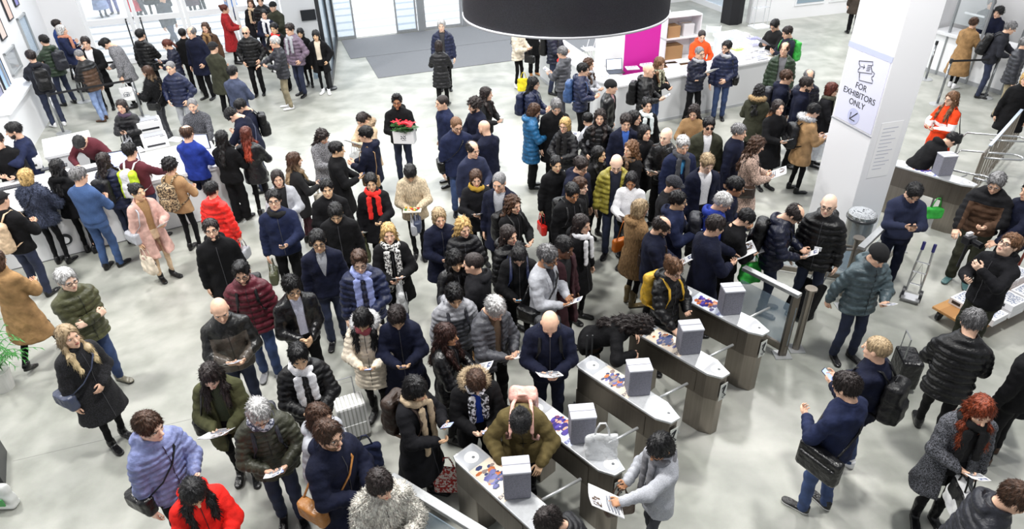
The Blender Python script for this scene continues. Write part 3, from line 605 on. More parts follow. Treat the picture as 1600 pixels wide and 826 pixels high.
def item(t, AR, up, s, base, Rz, RL, who, th, off, fem, hem):
    k, *a = t.split(':'); c = a[0] if a else ''; side = a[1] if len(a) > 1 else 'r'; sg = 1 if side == 'r' else -1
    A = AR[1] if sg > 0 else AR[0]
    Wp = lambda p: base+Rz@(up(np.asarray(p, float))*s)
    HRw = Rz@RL@A['R']; palm = A['W']+A['R']@np.array([0, .085, -.022]); pw = Wp(palm)
    if k in ('phone', 'paper', 'book', 'magazine', 'camera_small', 'tablet'):
        # the flat thing faces up and back to the holder's eyes
        nrm = Rz@np.array([0, -.55, .84]); fw = Rz@np.array([0, .84, .55]); X = np.cross(fw, nrm); Rm = np.stack([X, fw, nrm], 1); pc = pw+fw*.03*s
        if k == 'paper' or k == 'magazine' or k == 'book':
            hw, hl = (.075, .105) if k == 'paper' else (.12, .16); pc = pc+fw*.05; n = 7; b = MB(); yaw = rot('Z', R_(sum(map(ord, who)) % 50-25)); Rm = Rm@yaw
            T = .0015 if k == 'paper' else .006
            def sheet(x0, x1, z, m, y0=-hl, y1=hl):
                xs = np.linspace(x0, x1, n); V = [(x, y, z+.018*abs(x/hw)**1.5*(1 if k != 'paper' else .7)+dz) for dz in (0, T) for x in xs for y in (y0, y1)]; q = 2*n
                F = [(2*i, 2*i+1, 2*i+3, 2*i+2) for i in range(n-1)]+[(q+2*i, q+2*i+2, q+2*i+3, q+2*i+1) for i in range(n-1)]+[(0, 2*n-2, q+2*n-2, q), (1, q+1, q+2*n-1, 2*n-1), (0, q, q+1, 1), (2*n-2, 2*n-1, q+2*n-1, q+2*n-2)]
                b.add(V, F, m)
            sheet(-hw, hw, 0, 0); sheet(-hw*.8, hw*.1, T+.001, 1, hl*.35, hl*.85)
            for j in range(4): sheet(-hw*.8, hw*(.7-.12*(j % 2)), T+.001, 2, -hl*.75+j*hl*.2, -hl*.68+j*hl*.2)
            nm = {'paper': 'leaflet', 'magazine': 'magazine', 'book': 'brochure'}[k]; col = {'': 'f0f0f2', 'white': 'f0f0f2'}.get(c, c)
            me = b.mesh(nm, [mat(col, rough=.6), mat('3b4a78' if k == 'paper' else '53402f', 'pattern', c2='c9cbd6'), mat('8c8f98', rough=.6)], True); o = link(nm, me)
            place(o, pc, Rm); tag(o, f'{"white" if col == "f0f0f2" else "light"} printed {nm} held by {who}', nm, 'leaflets and papers held by visitors')
        else:
            w_, l_ = (.038, .076) if k == 'phone' else (.1, .13)
            o = MB().box(-w_, w_, -l_, l_, 0, .008).build('smartphone' if k == 'phone' else 'tablet', mat('16171b', rough=.3), bevel=.003); place(o, pc, Rm)
            scn_ = MB().box(-w_*.9, w_*.9, -l_*.92, l_*.92, .008, .0092).build('screen', mat({'': '2a3350', 'lit': 'a9b9ea', 'cyan': '56b6e6'}.get(c, c), 'emit', .2, e=.5), o)
            tag(o, f'{"bright-screened" if c in ("lit", "cyan") else "dark"} smartphone in hand of {who}', 'phone', 'smartphones held by visitors')
        return
    if k == 'cup':
        o = MB().lathe([(.028, 0), (.03, .01), (.038, .1), (.04, .105), (.034, .108), (.001, .108)]).build('paper_cup', mat('e9e7e2', rough=.5), smooth=True); place(o, pw+[0, 0, -.05], np.eye(3)); tag(o, f'white paper cup held by {who}', 'cup'); return
    if k in ('tote', 'brief', 'hand', 'cross', 'sling'):
        if k in ('tote', 'brief') or (k == 'hand'):
            kk = 'tote' if k == 'tote' else ('brief' if k == 'brief' else 'hand'); V, F = bag_mesh(kk, len(who))
            m = mat('eceef0', 'film') if c == 'film' else mat({'camo': '4c4f38'}.get(c, c), 'leather' if kk != 'tote' else 'cloth', .5)
            nm = {'tote': 'carrier_bag', 'brief': 'briefcase', 'hand': 'handbag'}[kk]; o = link(nm, to_mesh(nm, V*s, F, [m])); b = MB()
            for yy in (-.03, .03): loop(b, .07, -.16, -.0, .008, yy)
            b.build('handle', m, o, smooth=True)
            if kk == 'tote' and c in ('white', 'film', 'cream', 'yellow', 'lgrey'):
                V2 = MB().box(-.07, .07, .072, .078, -.37, -.27).build('print', mat('6a6d78' if c != 'yellow' else 'd88a24', 'pattern', c2='e6e6e6' if c != 'yellow' else 'dcc92e'), o)
            pos = pw if A['code'] not in 'P' else pw+[0, 0, .0]; place(o, pos, Rz@rot('Z', math.pi/2))
            tag(o, f'{CN.get(c, "dark")} {nm.replace("_", " ")} carried by {who}', 'bag', 'bags carried by visitors'); return
        # worn over the shoulder: bag at the hip on side sg, strap from the other shoulder (cross) or the same (sling)
        V, F = bag_mesh('brief' if len(a) > 2 else 'hand', len(who)); m = mat({'camo': '4c4f38'}.get(c, c), 'leather', .45)
        hx = sg*(.215+off+.03); Rb = rot('Z', -sg*math.pi/2); V = (V+[0, 0, .28 if len(a) <= 2 else .22])@Rb.T+[hx, -.04, .92]
        yb = 0
        o = link('shoulder_bag', to_mesh('shoulder_bag', up(V)*s, F, [m]), None, base, th)
        S = -sg if k == 'cross' else sg; x1 = S*.1; b = MB(); e = off*.8
        zs = 1.0
        if k == 'cross': f_ = [(hx, .07, zs), (sg*.13, .135+e, 1.12), (0, .15+e, 1.24), (x1*.8, .135+e, 1.37), (x1, .02, 1.475+e*.6), (x1*.8, -.1-e, 1.4), (0, -.145-e, 1.25), (sg*.13, -.14-e, 1.12), (hx, -.15, zs)]
        else: f_ = [(hx, .05, zs), (sg*.2, .13+e, 1.15), (sg*.15, .12+e, 1.36), (sg*.135, .0, 1.465+e*.6), (sg*.15, -.1-e, 1.38), (sg*.2, -.12-e, 1.15), (hx, -.13, zs)]
        b.tube(up(np.array(f_))*s, .012, 0, 6, flat=.45).build('strap', m, o, smooth=True)
        tag(o, f'{CN.get(c, "dark")} shoulder bag on {who}', 'bag', 'bags carried by visitors')
# ------------------------------------------------------------------ the hall
def struct(name, mb, m, **k): o = mb.build(name, m, **k); o['kind'] = 'structure'; return o
A18 = R_(18.5); FU = np.array([math.cos(A18), math.sin(A18), 0]); FN = np.array([-math.sin(A18), math.cos(A18), 0]); P0 = np.array([-5.63, 23.17, 0.])
WV = np.array([.317, -.948, 0]); W0 = np.array([-12.41, 20.90, 0.]); WN = np.array([.948, .317, 0])
fm = bpy.data.materials.new('polished_concrete'); n, b = nt(fm); N, L = n.nodes, n.links
tc = N.new('ShaderNodeTexCoord'); q1 = N.new('ShaderNodeTexNoise'); q1.inputs['Scale'].default_value = .55; q1.inputs['Detail'].default_value = 6; q1.inputs['Distortion'].default_value = 1.2
q2 = N.new('ShaderNodeTexNoise'); q2.inputs['Scale'].default_value = 2.6; q2.inputs['Detail'].default_value = 8; q3 = N.new('ShaderNodeTexNoise'); q3.inputs['Scale'].default_value = 90
for q in (q1, q2, q3): L.new(tc.outputs['Object'], q.inputs[0])
ra = N.new('ShaderNodeValToRGB'); ra.color_ramp.elements[0].position = .34; ra.color_ramp.elements[0].color = lin('9fa19a'); ra.color_ramp.elements[1].position = .66; ra.color_ramp.elements[1].color = lin('bfbfb8')
mx = N.new('ShaderNodeMix'); mx.data_type = 'RGBA'; mx.blend_type = 'MULTIPLY'; mx.inputs[0].default_value = .55; L.new(q1.outputs[0], ra.inputs[0]); rb = N.new('ShaderNodeValToRGB'); rb.color_ramp.elements[0].position = .35; rb.color_ramp.elements[1].position = .62; rb.color_ramp.elements[0].color = (.60, .62, .59, 1); rb.color_ramp.elements[1].color = (1, 1, 1, 1)
L.new(q2.outputs[0], rb.inputs[0]); L.new(ra.outputs[0], mx.inputs[6]); L.new(rb.outputs[0], mx.inputs[7])
mx2 = N.new('ShaderNodeMix'); mx2.data_type = 'RGBA'; mx2.blend_type = 'MULTIPLY'; mx2.inputs[0].default_value = .12; L.new(mx.outputs[2], mx2.inputs[6]); L.new(q3.outputs[1], mx2.inputs[7]); L.new(mx2.outputs[2], b.inputs['Base Color'])
rr_ = N.new('ShaderNodeMapRange'); rr_.inputs[3].default_value = .22; rr_.inputs[4].default_value = .5; L.new(q2.outputs[0], rr_.inputs[0]); L.new(rr_.outputs[0], b.inputs['Roughness'])
b.inputs['Specular IOR Level'].default_value = .4
struct('floor', MB().prism([(-16, -3), (17, -3), (17, 30), (9.0, 28.1), tuple((P0+FU*15)[:2]), tuple((P0-FU*12)[:2])], -.1, 0), fm)
# expansion joints cut into the floor
jm = mat('8e8f8b', rough=.8); J = MB()
for a, c in ((G(20, 720), G(700, 560)), (G(0, 20)*0+[-8, 13.2, 0], np.array([3, 17, 0]))): 
    J.beam(a+[0, 0, .0005], c+[0, 0, .0005], .008, .001)
struct('floor_joint', J, jm)
white = mat('ecedf0', rough=.45); wall_m = mat('e9e9eb', rough=.6); alu = mat('b9bcbe', 'brushed', .35, .7); dk = mat('24262a', rough=.4); glass = mat('dfe9ee', 'glass'); lglass = mat('bcd3e6', 'glass', a=.35)
# entrance mat
mt = mat('6f7175', 'knit', .95)
mb = MB(); 
for s0, s1, e0, e1 in ((.15, 9.5, .12, 2.35), (.6, 9.5, 2.38, 4.55)):
    a = P0+FU*s0-FN*e0; c = P0+FU*s1-FN*e0; d = P0+FU*s1-FN*e1; e = P0+FU*s0-FN*e1; mb.prism([a[:2], e[:2], d[:2], c[:2]], .001, .012)
o = mb.build('entrance_mat', mt); o['kind'] = 'structure'; o.name = 'floor_entrance_mat'
o = MB().prism([tuple((P0-FU*12+FN*.1)[:2]), tuple((P0+FU*16+FN*.1)[:2]), (45, 70), (-45, 70)], -.09, -.004).build('floor_pavement_outside', mat('d9dadb', rough=.8)); o['kind'] = 'structure'
# street lines outside
for k in range(5):
    a = P0+FU*(-9)+FN*(1.2+k*1.1); c = P0+FU*14+FN*(1.2+k*1.1); o = MB().beam(a+[0, 0, -.002], c+[0, 0, -.002], .25, .004).build('floor_paving_strip', mat('a9adb3', rough=.8)); o['kind'] = 'structure'
# glazed doors of the left facade
def frame(mb, s0, s1, z0, z1, t=.07, dep=.08, m=0, base=P0, u=FU, nrm=FN):
    for a, c in ((s0, s0+t), (s1-t, s1)): A = base+u*a; C = base+u*c; mb.prism([(A+nrm*dep/2)[:2], (A-nrm*dep/2)[:2], (C-nrm*dep/2)[:2], (C+nrm*dep/2)[:2]], z0, z1, m)
    for a, c in ((z0, z0+t*1.6), (z1-t, z1)): A = base+u*(s0+t); C = base+u*(s1-t); mb.prism([(A+nrm*dep/2)[:2], (A-nrm*dep/2)[:2], (C-nrm*dep/2)[:2], (C+nrm*dep/2)[:2]], a, c, m)
def pane(s0, s1, z0, z1, parent, m=glass, base=P0, u=FU, nrm=FN, d=.012):
    A = base+u*s0; C = base+u*s1; return MB().prism([(A+nrm*d)[:2], (A-nrm*d)[:2], (C-nrm*d)[:2], (C+nrm*d)[:2]], z0, z1).build('pane', m, parent)
S = [-7.15, -5.8, -4.38, -2.95, -1.55]
for i in range(4):
    mb = MB(); frame(mb, S[i]+.02, S[i+1]-.02, .01, 3.6, .1); A, C = P0+FU*(S[i]+.1), P0+FU*(S[i+1]-.1); mb.prism([(A+FN*.03)[:2], (A-FN*.03)[:2], (C-FN*.03)[:2], (C+FN*.03)[:2]], 1.2, 1.36)
    d = struct(f'door_{i+1}', mb, white); pane(S[i]+.1, S[i+1]-.1, .1, 3.5, d)
    if i < 2:
        hx = P0+FU*(S[1]+(-.2 if i == 0 else .2))-FN*.1; MB().tube([hx+FN*.1+[0, 0, 1.3], hx+[0, 0, 1.32], hx+[0, 0, 1.25], hx+[0, 0, .15], hx+FN*.1+[0, 0, .12]], .022).build('handle', dk, d, smooth=True)
mb = MB(); A, C = P0+FU*-1.53, P0+FU*-.02; mb.prism([(A+FN*.1)[:2], (A-FN*.1)[:2], (C-FN*.1)[:2], (C+FN*.1)[:2]], 0, 3.6); struct('wall_entrance', mb, wall_m)
A = P0-FU*.75-FN*.14; q = MB().beam(A+[0, 0, .92]-FU*.23, A+[0, 0, .92]+FU*.23, .06, .32).build('door_access_panel', dk); q['kind'] = 'structure'
# entrance side screen standing square to the facade
mb = MB(); SC0 = P0+FU*.0-FN*.15; SC1 = np.array([-4.78, 18.25, 0]); su = (SC1-SC0); sl = np.linalg.norm(su); su /= sl; sn = np.array([-su[1], su[0], 0])
frame(mb, 0, sl, .02, 4.6, .11, .1, 0, SC0, su, sn); frame(mb, sl*.5, sl*.55, .02, 4.6, .05, .1, 0, SC0, su, sn); mb.lathe([(.16, 0), (.16, .04), (.1, .06)], SC1[:2]); d = struct('door_screen', mb, dk); pane(.1, sl-.1, .1, 4.5, d, lglass, SC0, su, sn)
# open glazed leaves and posts of the main entrance
k = 4
for s0, s1, z1, yaw in ((.03, .68, 3.2, 0), (2.05, 2.78, 3.2, 0), (3.02, 4.35, 3.2, 0), (4.5, 5.9, 3.2, 0), (6.1, 7.6, 3.2, 0), (7.8, 9.4, 3.2, 0)):
    k += 1; mb = MB(); frame(mb, s0, s1, .01, z1, .055, .07); d = struct(f'door_{k}', mb, alu); pane(s0+.05, s1-.05, .08, z1-.05, d, lglass if s0 < 3 else glass)
mb = MB()
for s0, s1 in ((2.82, 3.0), (4.38, 4.48), (5.95, 6.06), (7.65, 7.76)): A, C = P0+FU*s0, P0+FU*s1; mb.prism([(A+FN*.09)[:2], (A-FN*.09)[:2], (C-FN*.09)[:2], (C+FN*.09)[:2]], 0, 3.3)
struct('trim_1', mb, mat('8d9194', rough=.4))
mb = MB(); A, C = P0+FU*9.45, P0+FU*14.5; mb.prism([(A+FN*.1)[:2], (A-FN*.1)[:2], (C-FN*.1)[:2], (C+FN*.1)[:2]], 0, 4); struct('wall_back', mb, wall_m)
# left wall with ticket windows
WW0 = W0-WN*.95
WL = lambda t, z, o=0.: WW0+WV*t+WN*o+np.array([0, 0, z])
def wbox(mb, t0, t1, z0, z1, o0, o1, m=0): mb.prism([WL(t0, 0, o0)[:2], WL(t1, 0, o0)[:2], WL(t1, 0, o1)[:2], WL(t0, 0, o1)[:2]][::-1], z0, z1, m); return mb
def wpx(far_bottom, near_bottom, far_top):
    """wall rectangle from three of its corners as seen in the picture"""
    a, c, e = (onplane(*q, WW0, WN) for q in (far_bottom, near_bottom, far_top)); return (a-WW0)@WV, (c-WW0)@WV, a[2], e[2]
struct('wall_left', wbox(MB(), -.1, 19, 0, 4.8, -.2, 0), wall_m); struct('trim_2', wbox(MB(), 4.9, 4.98, 0, 3.4, 0, .06), mat('8f9194')); struct('trim_3', wbox(MB(), 7.9, 7.98, 0, 3.4, 0, .06), mat('a0a2a6'))
mb = MB(); A, C = P0+FU*-8.3, P0+FU*-7.13; mb.prism([(A+FN*.1)[:2], (A-FN*.1)[:2], (C-FN*.1)[:2], (C+FN*.1)[:2]], 0, 3.6); struct('wall_entrance_left', mb, wall_m)
k = 0
for q, pm, fmn in ((((60, 80), (50, 92), (37, 18)), lglass, 'a7aaad'), (((33, 104), (25, 134), (18, 70)), mat('b3b6ba', 'glass', a=.8), 'a7aaad'), (((41, 141), (35, 161), (36, 124)), mat('a3a8ac', 'glass', a=.9), 'c2c4c6')):
    t0, t1, z0, z1 = wpx(*q)
    k += 1; mb = MB(); wbox(mb, t0, t0+.05, z0, z1, 0, .05); wbox(mb, t1-.05, t1, z0, z1, 0, .05); wbox(mb, t0, t1, z0, z0+.05, 0, .05); wbox(mb, t0, t1, z1-.05, z1, 0, .05); d = struct(f'window_{k}', mb, mat(fmn)); wbox(MB(), t0+.05, t1-.05, z0+.05, z1-.05, .005, .02).build('pane', pm, d)
def panel(name, label, q, m, top, cat='poster'):
    t0, t1, z0, z1 = wpx(*q, q[0]); z1 = top
    e = empty(name, WL((t0+t1)/2, 0, .03)); tag(e, label, cat); o = wbox(MB(), t0, t1, z0, z1, .01, .035).build('sheet', m); o.parent = e; o.location = -e.location
    o = wbox(MB(), t0-.03, t0, z0-.03, z1+.03, .01, .045); wbox(o, t1, t1+.03, z0-.03, z1+.03, .01, .045); wbox(o, t0, t1, z0-.03, z0, .01, .045); wbox(o, t0, t1, z1, z1+.03, .01, .045); o = o.build('frame', dk); o.parent = e; o.location = -e.location
panel('wall_poster', 'pale blue framed poster low on the left wall', ((37, 184), (33, 199)), mat('a8c7ee', rough=.4), 3.1)
panel('wall_poster', 'lilac grey striped poster at the far left edge of the wall', ((22, 190), (5, 235)), mat('8f90aa', 'stripes', dir='X', c2='d9d9e4', sc=1.2, lo=.5), 2.9)
panel('wall_poster', 'peach poster high on the left wall, beside the ticket windows', ((18, 27), (15, 37)), mat('e9c3b6', rough=.5), 4.2)
panel('wall_poster', 'peach and white poster high on the left wall near the picture corner', ((8, 56), (4, 68)), mat('e6cfc6', rough=.5), 3.9)
panel('wall_poster', 'violet and white poster high on the left wall towards the doors', ((27, 6), (24, 12)), mat('8a86c4', rough=.5), 4.3)
e = empty('ticket_counter', WL(6.2, 0, .2)); tag(e, 'white ticket counter shelf built against the left wall', 'counter')
for nm, args in (('worktop', (4.3, 7.0, 1.02, 1.07, 0, .5)), ('front_panel', (4.35, 6.95, 0, 1.02, 0, .42))):
    o = wbox(MB(), *args).build(nm, white); o.parent = e; o.location = -e.location
# right part: side glazing, back wall, windows
RB0 = np.array([7.15, 27.5, 0]); RB1 = np.array([8.45, 23.6, 0]); ru = RB1-RB0; rl = np.linalg.norm(ru); ru /= rl; rn = np.array([-ru[1], ru[0], 0])
mb = MB(); frame(mb, 0, rl*.62, 0, 4, .12, .1, 0, RB0, ru, rn); d = struct('window_8', mb, white); pane(.1, rl*.62-.1, .1, 3.9, d, mat('dbe9f6', 'glass', a=.6), RB0, ru, rn)
BW0 = np.array([8.3, 23.75, 0]); BU = np.array([math.cos(R_(16)), math.sin(R_(16)), 0]); BN = np.array([-BU[1], BU[0], 0])
def bbox(mb, s0, s1, z0, z1, o0, o1, m=0): mb.prism([(BW0+BU*s0+BN*o0)[:2], (BW0+BU*s1+BN*o0)[:2], (BW0+BU*s1+BN*o1)[:2], (BW0+BU*s0+BN*o1)[:2]], z0, z1, m); return mb
struct('wall_right_back', bbox(MB(), 0, 9, 0, 4.5, 0, .2), wall_m)
for i, (px0, px1, c) in enumerate(((1240, 1282, '93a6b4'), (1292, 1335, '9fb8a6'))):
    a = onplane(px0, 26, BW0, BN); c2 = onplane(px1, 20, BW0, BN); s0, s1 = (a-BW0)@BU, (c2-BW0)@BU; mb = MB(); bbox(mb, s0-.06, s1+.06, .42, 3.3, -.03, -.0); d = struct(f'window_{9+i}', mb, white); bbox(MB(), s0, s1, .5, 3.2, -.045, -.03).build('pane', mat(c, 'glass', a=.9, rough=.15), d)
# pillar with the exhibitors' sign
cm = np.array([5.43, 9.49, 0]); cl = np.array([-.25, .968, 0]); cr = np.array([.968, .25, 0]); cw, cd = .92, .62
pts = [cm, cm+cr*cd, cm+cr*cd+cl*cw, cm+cl*cw]; struct('wall_pillar', MB().prism([p[:2] for p in pts], 0, 7.5), mat('eeeef2', rough=.5), bevel=.01)
struct('trim_4', MB().prism([p[:2] for p in (cm-cr*.004-cl*.0, cm-cr*.004+cl*cw, cm-cr*.012+cl*cw, cm-cr*.012)], 3.06, 3.14), mat('c3c9e6'))
E = empty('pillar_sign', cm-cr*.02+cl*cw*.48); tag(E, 'pale lilac FOR EXHIBITORS ONLY sign with ticket symbol and arrow on the white pillar', 'sign')
def csign(mb, y0, y1, z0, z1, d0, d1, m=0): mb.prism([(cm+cl*y0-cr*d1)[:2], (cm+cl*y0-cr*d0)[:2], (cm+cl*y1-cr*d0)[:2], (cm+cl*y1-cr*d1)[:2]], z0, z1, m); return mb
sub = lambda o: (setattr(o, 'parent', E), setattr(o, 'location', o.location-E.location if o.type != 'FONT' else o.location))
o = csign(MB(), .02, .87, 1.98, 3.05, .0, .012).build('board', mat('dfe0f4', rough=.5)); o.parent = E; o.location = -E.location
ink = mat('121218', rough=.5); SX, SY = -cl, np.array([0, 0, 1.]); sp = lambda a, z, d=.014: cm+cl*(.445-a)-cr*d+np.array([0, 0, z])
for body, z, a in (('FOR', 2.53, .0), ('EXHIBITORS', 2.40, 0), ('ONLY', 2.27, 0)): text(E, 'lettering', body, sp(a, z), .128, ink, SX, SY)
def sline(pts, r, nm, m=ink):
    o = MB().tube([sp(a, z, .016)-E.location.x*0 for a, z in pts], r, 0, 6).build(nm, m); o.parent = E; o.location = -E.location
sline([(.14, 2.85), (.19, 2.835), (.18, 2.79), (.155, 2.775), (.165, 2.745), (.19, 2.73), (.195, 2.69), (-.07, 2.655), (-.085, 2.70), (-.10, 2.755)], .005, 'ticket_symbol')
for dx, dz in ((0, 0),):
    sline([(-.17+dx, 2.92+dz), (.10+dx, 2.98+dz), (.115+dx, 2.935+dz), (.09+dx, 2.92+dz), (.10+dx, 2.89+dz), (.125+dx, 2.86+dz), (.135+dx, 2.815+dz), (-.135+dx, 2.76+dz), (-.145+dx, 2.80+dz), (-.12+dx, 2.825+dz), (-.13+dx, 2.86+dz), (-.155+dx, 2.875+dz), (-.17+dx, 2.92+dz)], .005, 'ticket_symbol')
sline([(-.11, 2.85), (-.03, 2.865)], .005, 'ticket_arrow'); sline([(-.055, 2.89), (-.03, 2.865), (-.05, 2.835)], .005, 'ticket_arrow')
for i in range(4): sline([(.02, 2.83+i*.025), (.08, 2.845+i*.025)], .005, 'ticket_print')
o = MB().lathe([(.0, 0), (.125, 0), (.125, .004), (.0, .004)], n=36).build('arrow_disc', mat('c5c9ea', rough=.5)); Mx = Matrix(((SX[0], 0, -cr[0], 0), (SX[1], 0, -cr[1], 0), (0, 1, 0, 0), (0, 0, 0, 1)))
p = sp(0, 2.115, .013); o.matrix_world = Mx; o.location = p-np.array(E.location); o.parent = E
sline([(.07, 2.19), (-.065, 2.055)], .009, 'arrow'); sline([(-.065, 2.16), (-.065, 2.055), (.045, 2.055)], .009, 'arrow')
struct('trim_5', csign(MB(), 0, cw, 1.93, 1.95, 0, .01), mat('9a9ca4'))
# notice on the right face of the pillar
E2 = empty('notice_sheet', cm+cr*.32-cl*.01+[0, 0, 1.6]); tag(E2, 'white notice with pale lines of print on the pillar beside the bin', 'notice')
def nb(x0, x1, z0, z1, d, nm, m): o = MB().prism([(cm+cr*x0-cl*.002)[:2], (cm+cr*x1-cl*.002)[:2], (cm+cr*x1-cl*d)[:2], (cm+cr*x0-cl*d)[:2]][::-1], z0, z1).build(nm, m); o.parent = E2; o.location = -E2.location
nb(.12, .5, 1.25, 2.15, .006, 'sheet', mat('f3f3f5')); 
for i in range(12): nb(.17, .44-.05*(i % 3), 2.05-i*.06, 2.065-i*.06, .008, 'print_line', mat('c6c7d2'))
# leaning blue-white board left of the pillar and low white wall
a, c = G(1262, 318), G(1290, 305); E3 = empty('display_board', (a+c)/2); tag(E3, 'tall pale blue and white display board standing left of the pillar', 'display board')
bA, bB = G(1300, 338), G(1267, 326); du = (bB-bA)/np.linalg.norm(bB-bA); dn_ = np.array([-du[1], du[0], 0])
for nm, e0, e1, z0, z1, m in (('panel', -.015, .015, .08, 2.1, mat('a9c3ea', rough=.35)), ('frame', -.025, .025, .02, .08, alu), ('frame', -.025, .025, 2.1, 2.13, alu)):
    o = MB().prism([(bA+dn_*e0)[:2], (bA+dn_*e1)[:2], (bB+dn_*e1)[:2], (bB+dn_*e0)[:2]][::-1], z0, z1).build(nm, m, E3); o.location = -E3.location
# ------------------------------------------------------------------ drum lamp
LX, LY = .53, 6.18; E = empty('drum_pendant_lamp', (LX, LY, 4.67)); tag(E, 'huge dark grey fabric drum pendant lamp hanging at the top', 'lamp')
RR = .89
MB().lathe([(RR-.02, 0), (RR, 0), (RR+.012, 1.6), (RR-.01, 1.6), (RR-.025, .03)], n=96).build('shade', mat('37363f', 'knit', .9), E, smooth=True); MB().lathe([(.0, .05), (RR-.03, .05), (RR-.03, .07), (0, .07)], n=64).build('diffuser', mat('f2efe6', 'emit', e=.6), E)
MB().lathe([(RR-.004, -.012), (RR+.006, -.012), (RR+.006, .006), (RR-.004, .006)], n=96).build('rim', mat('d5d5da', rough=.4), E, smooth=True); MB().tube([(0, 0, .06), (0, 0, 4)], .012).build('cable', dk, E)
# ------------------------------------------------------------------ turnstiles
steel = mat('726b64', 'brushed', .28, .85); steel2 = mat('8f8880', 'brushed', .28, .85); topm = mat('c9cbce', 'brushed', .3, .35); grey_box = mat('83838e', 'knit', .75); grey_lid = mat('c2c3cc', rough=.6)
TD = np.array([.665, -.745]); TA = math.atan2(TD[1], TD[0]); TH = .92
first = None
def turnstile(px, py, label, var, tip=None, yaw=0.):
    p = G(px, py, TH) if tip is None else np.array(tip); p = p[:2]+.075*np.array([-TD[1], TD[0]]); E = empty('turnstile', (p[0], p[1], 0), TA+yaw); tag(E, label, 'turnstile', 'turnstiles of the entrance line')
    L0 = -1.27; plan = [(L0, -.12), (L0+.06, -.14), (-.15, -.14), (0, -.075), (.02, .05), (-.2, .14), (L0+.06, .14), (L0, .12)]
    MB().prism([(L0+.03, -.125), (-.16, -.125), (-.02, -.065), (0, .04), (-.2, .125), (L0+.03, .125)], .54, TH-.03).build('cabinet', steel, E, bevel=.006)
    MB().prism([(L0+.01, -.12), (L0+.32, -.12), (L0+.32, .12), (L0+.01, .12)], 0, .56).build('leg', steel2, E, bevel=.008)
    MB().prism([(-.38, -.118), (-.155, -.118), (-.02, -.06), (0, .035), (-.195, .118), (-.38, .118)], 0, .56).build('leg', steel2, E, bevel=.006)
    MB().prism(plan, TH-.03, TH).build('top_plate', topm, E, bevel=.006)
    MB().box(L0+.3, -.28, -.131, -.126, .57, TH-.08).build('side_panel', steel, E)
    MB().box(L0+.02, L0+.25, -.118, .118, TH+.0002, TH+.0008).build('end_plate', mat('a9acb2', rough=.4), E); MB().prism([(-.22, -.125), (-.15, -.125), (-.015, -.07), (.005, .045), (-.19, .125), (-.22, .125)], TH+.0002, TH+.0008).build('end_plate', mat('b6b8bd', rough=.4), E)
    for x in (L0+.14, -.11): MB().lathe([(0, TH+.001), (.072, TH+.001), (.072, TH+.003), (0, TH+.003)], (x, .0)).build('round_sticker', mat('f1f1f1'), E); MB().lathe([(0, TH+.003), (.016, TH+.003), (.016, TH+.004), (0, TH+.004)], (x+.012, .012)).build('sticker_mark', mat('606468'), E)
    if var >= 0:
        MB().box(L0+.26, L0+.745, -.128, .128, TH+.0005, TH+.002).build('poster', mat(('dfe6f8', 'e9d9c6')[var % 2], rough=.35), E)
        r = random.Random(3+var); mb = MB(); cs = [('352a78', .45), ('5b4aa8', .2), ('c06a3c', .15), ('d8a58c', .2)] if var % 2 == 0 else [('2c3a66', .5), ('5c5f9c', .2), ('b8652f', .12), ('8f7f78', .18)]
        for i in range(60):
            cx, cy = L0+.45+r.gauss(0, .06), r.gauss(.0, .045); cy = max(-.085, min(.085, cy)); cx = min(cx, L0+.6); u = r.random(); k = 0; acc = 0
            for k, (c, w_) in enumerate(cs):
                acc += w_
                if u < acc: break
            n = 6; a0 = r.random()*6; rad = r.uniform(.02, .045); el = r.uniform(.35, .9); mb.add([(cx+rad*math.cos(t+a0)*el, cy+rad*math.sin(t+a0), TH+.0022+i*.00004) for t in np.arange(n)*2*math.pi/n], [tuple(range(n))], k)
        o = mb.build('poster_figures', [mat(c, rough=.4) for c, _ in cs], E); o['kind'] = 'stuff'
        c = bpy.data.curves.new('poster_lettering', 'FONT'); c.body = 'EXPRIVIA'; c.size = .05; c.extrude = .0005; c.align_x = 'CENTER'; c.materials.append(mat('2a3fae' if var % 2 == 0 else '50566e', rough=.5)); t = bpy.data.objects.new('poster_lettering', c); COL.objects.link(t); me = bpy.data.meshes.new_from_object(t); bpy.data.objects.remove(t); t = link('poster_lettering', me, E); t.location = (L0+.70, -.03, TH+.006); t.rotation_euler = (0, 0, math.pi/2)
    # card reader housing under a grey cover, turned towards the hall
    H = empty('reader_box', (L0+.73, .05, TH), -(TA+yaw)+R_(4)); H.parent = E
    MB().box(-.122, .122, -.095, .095, 0, .335).build('cover', grey_box, H, bevel=.012); MB().prism([(-.126, -.1), (.126, -.1), (.126, .1), (-.126, .1)], .335, .36).build('lid', grey_lid, H, bevel=.008); MB().box(-.126, .126, -.004, .004, .359, .363).build('lid_seam', mat('8d8e98'), H)
    mb = MB().lathe([(0, .66), (.06, .66), (.06, .8), (.0, .8)], (L0+.86, .16), m=0); mb.build('hub', steel2, E, smooth=False)
    for dx, dy, dz in ((.1, .5, .0), (.32, .1, -.32), (-.3, .12, -.3)): MB().tube([(L0+.86, .17, .76), (L0+.86+dx, .17+dy, .76+dz)], .016).build('arm', mat('c9cbcc', rough=.3, metal=.6), E, smooth=True)
    if var >= 0: MB().prism([(-.0, -.068), (.004, -.068), (.022, .036), (.018, .036)], .56, .80).build('arrow_plate', mat('dfe2dd'), E); MB().tube([(.012, -.05, .74), (.022, .0, .77), (.018, -.03, .68), (.026, .02, .62), (.02, -.03, .60)], .007).build('arrow_mark', dk, E)
turnstile(1192, 523, 'turnstile with poster and grey box, farthest of the row, beside the railing', 0)
turnstile(1128.6, 589.6, 'turnstile the bending curly-haired woman leans over, second from the railing', 1)
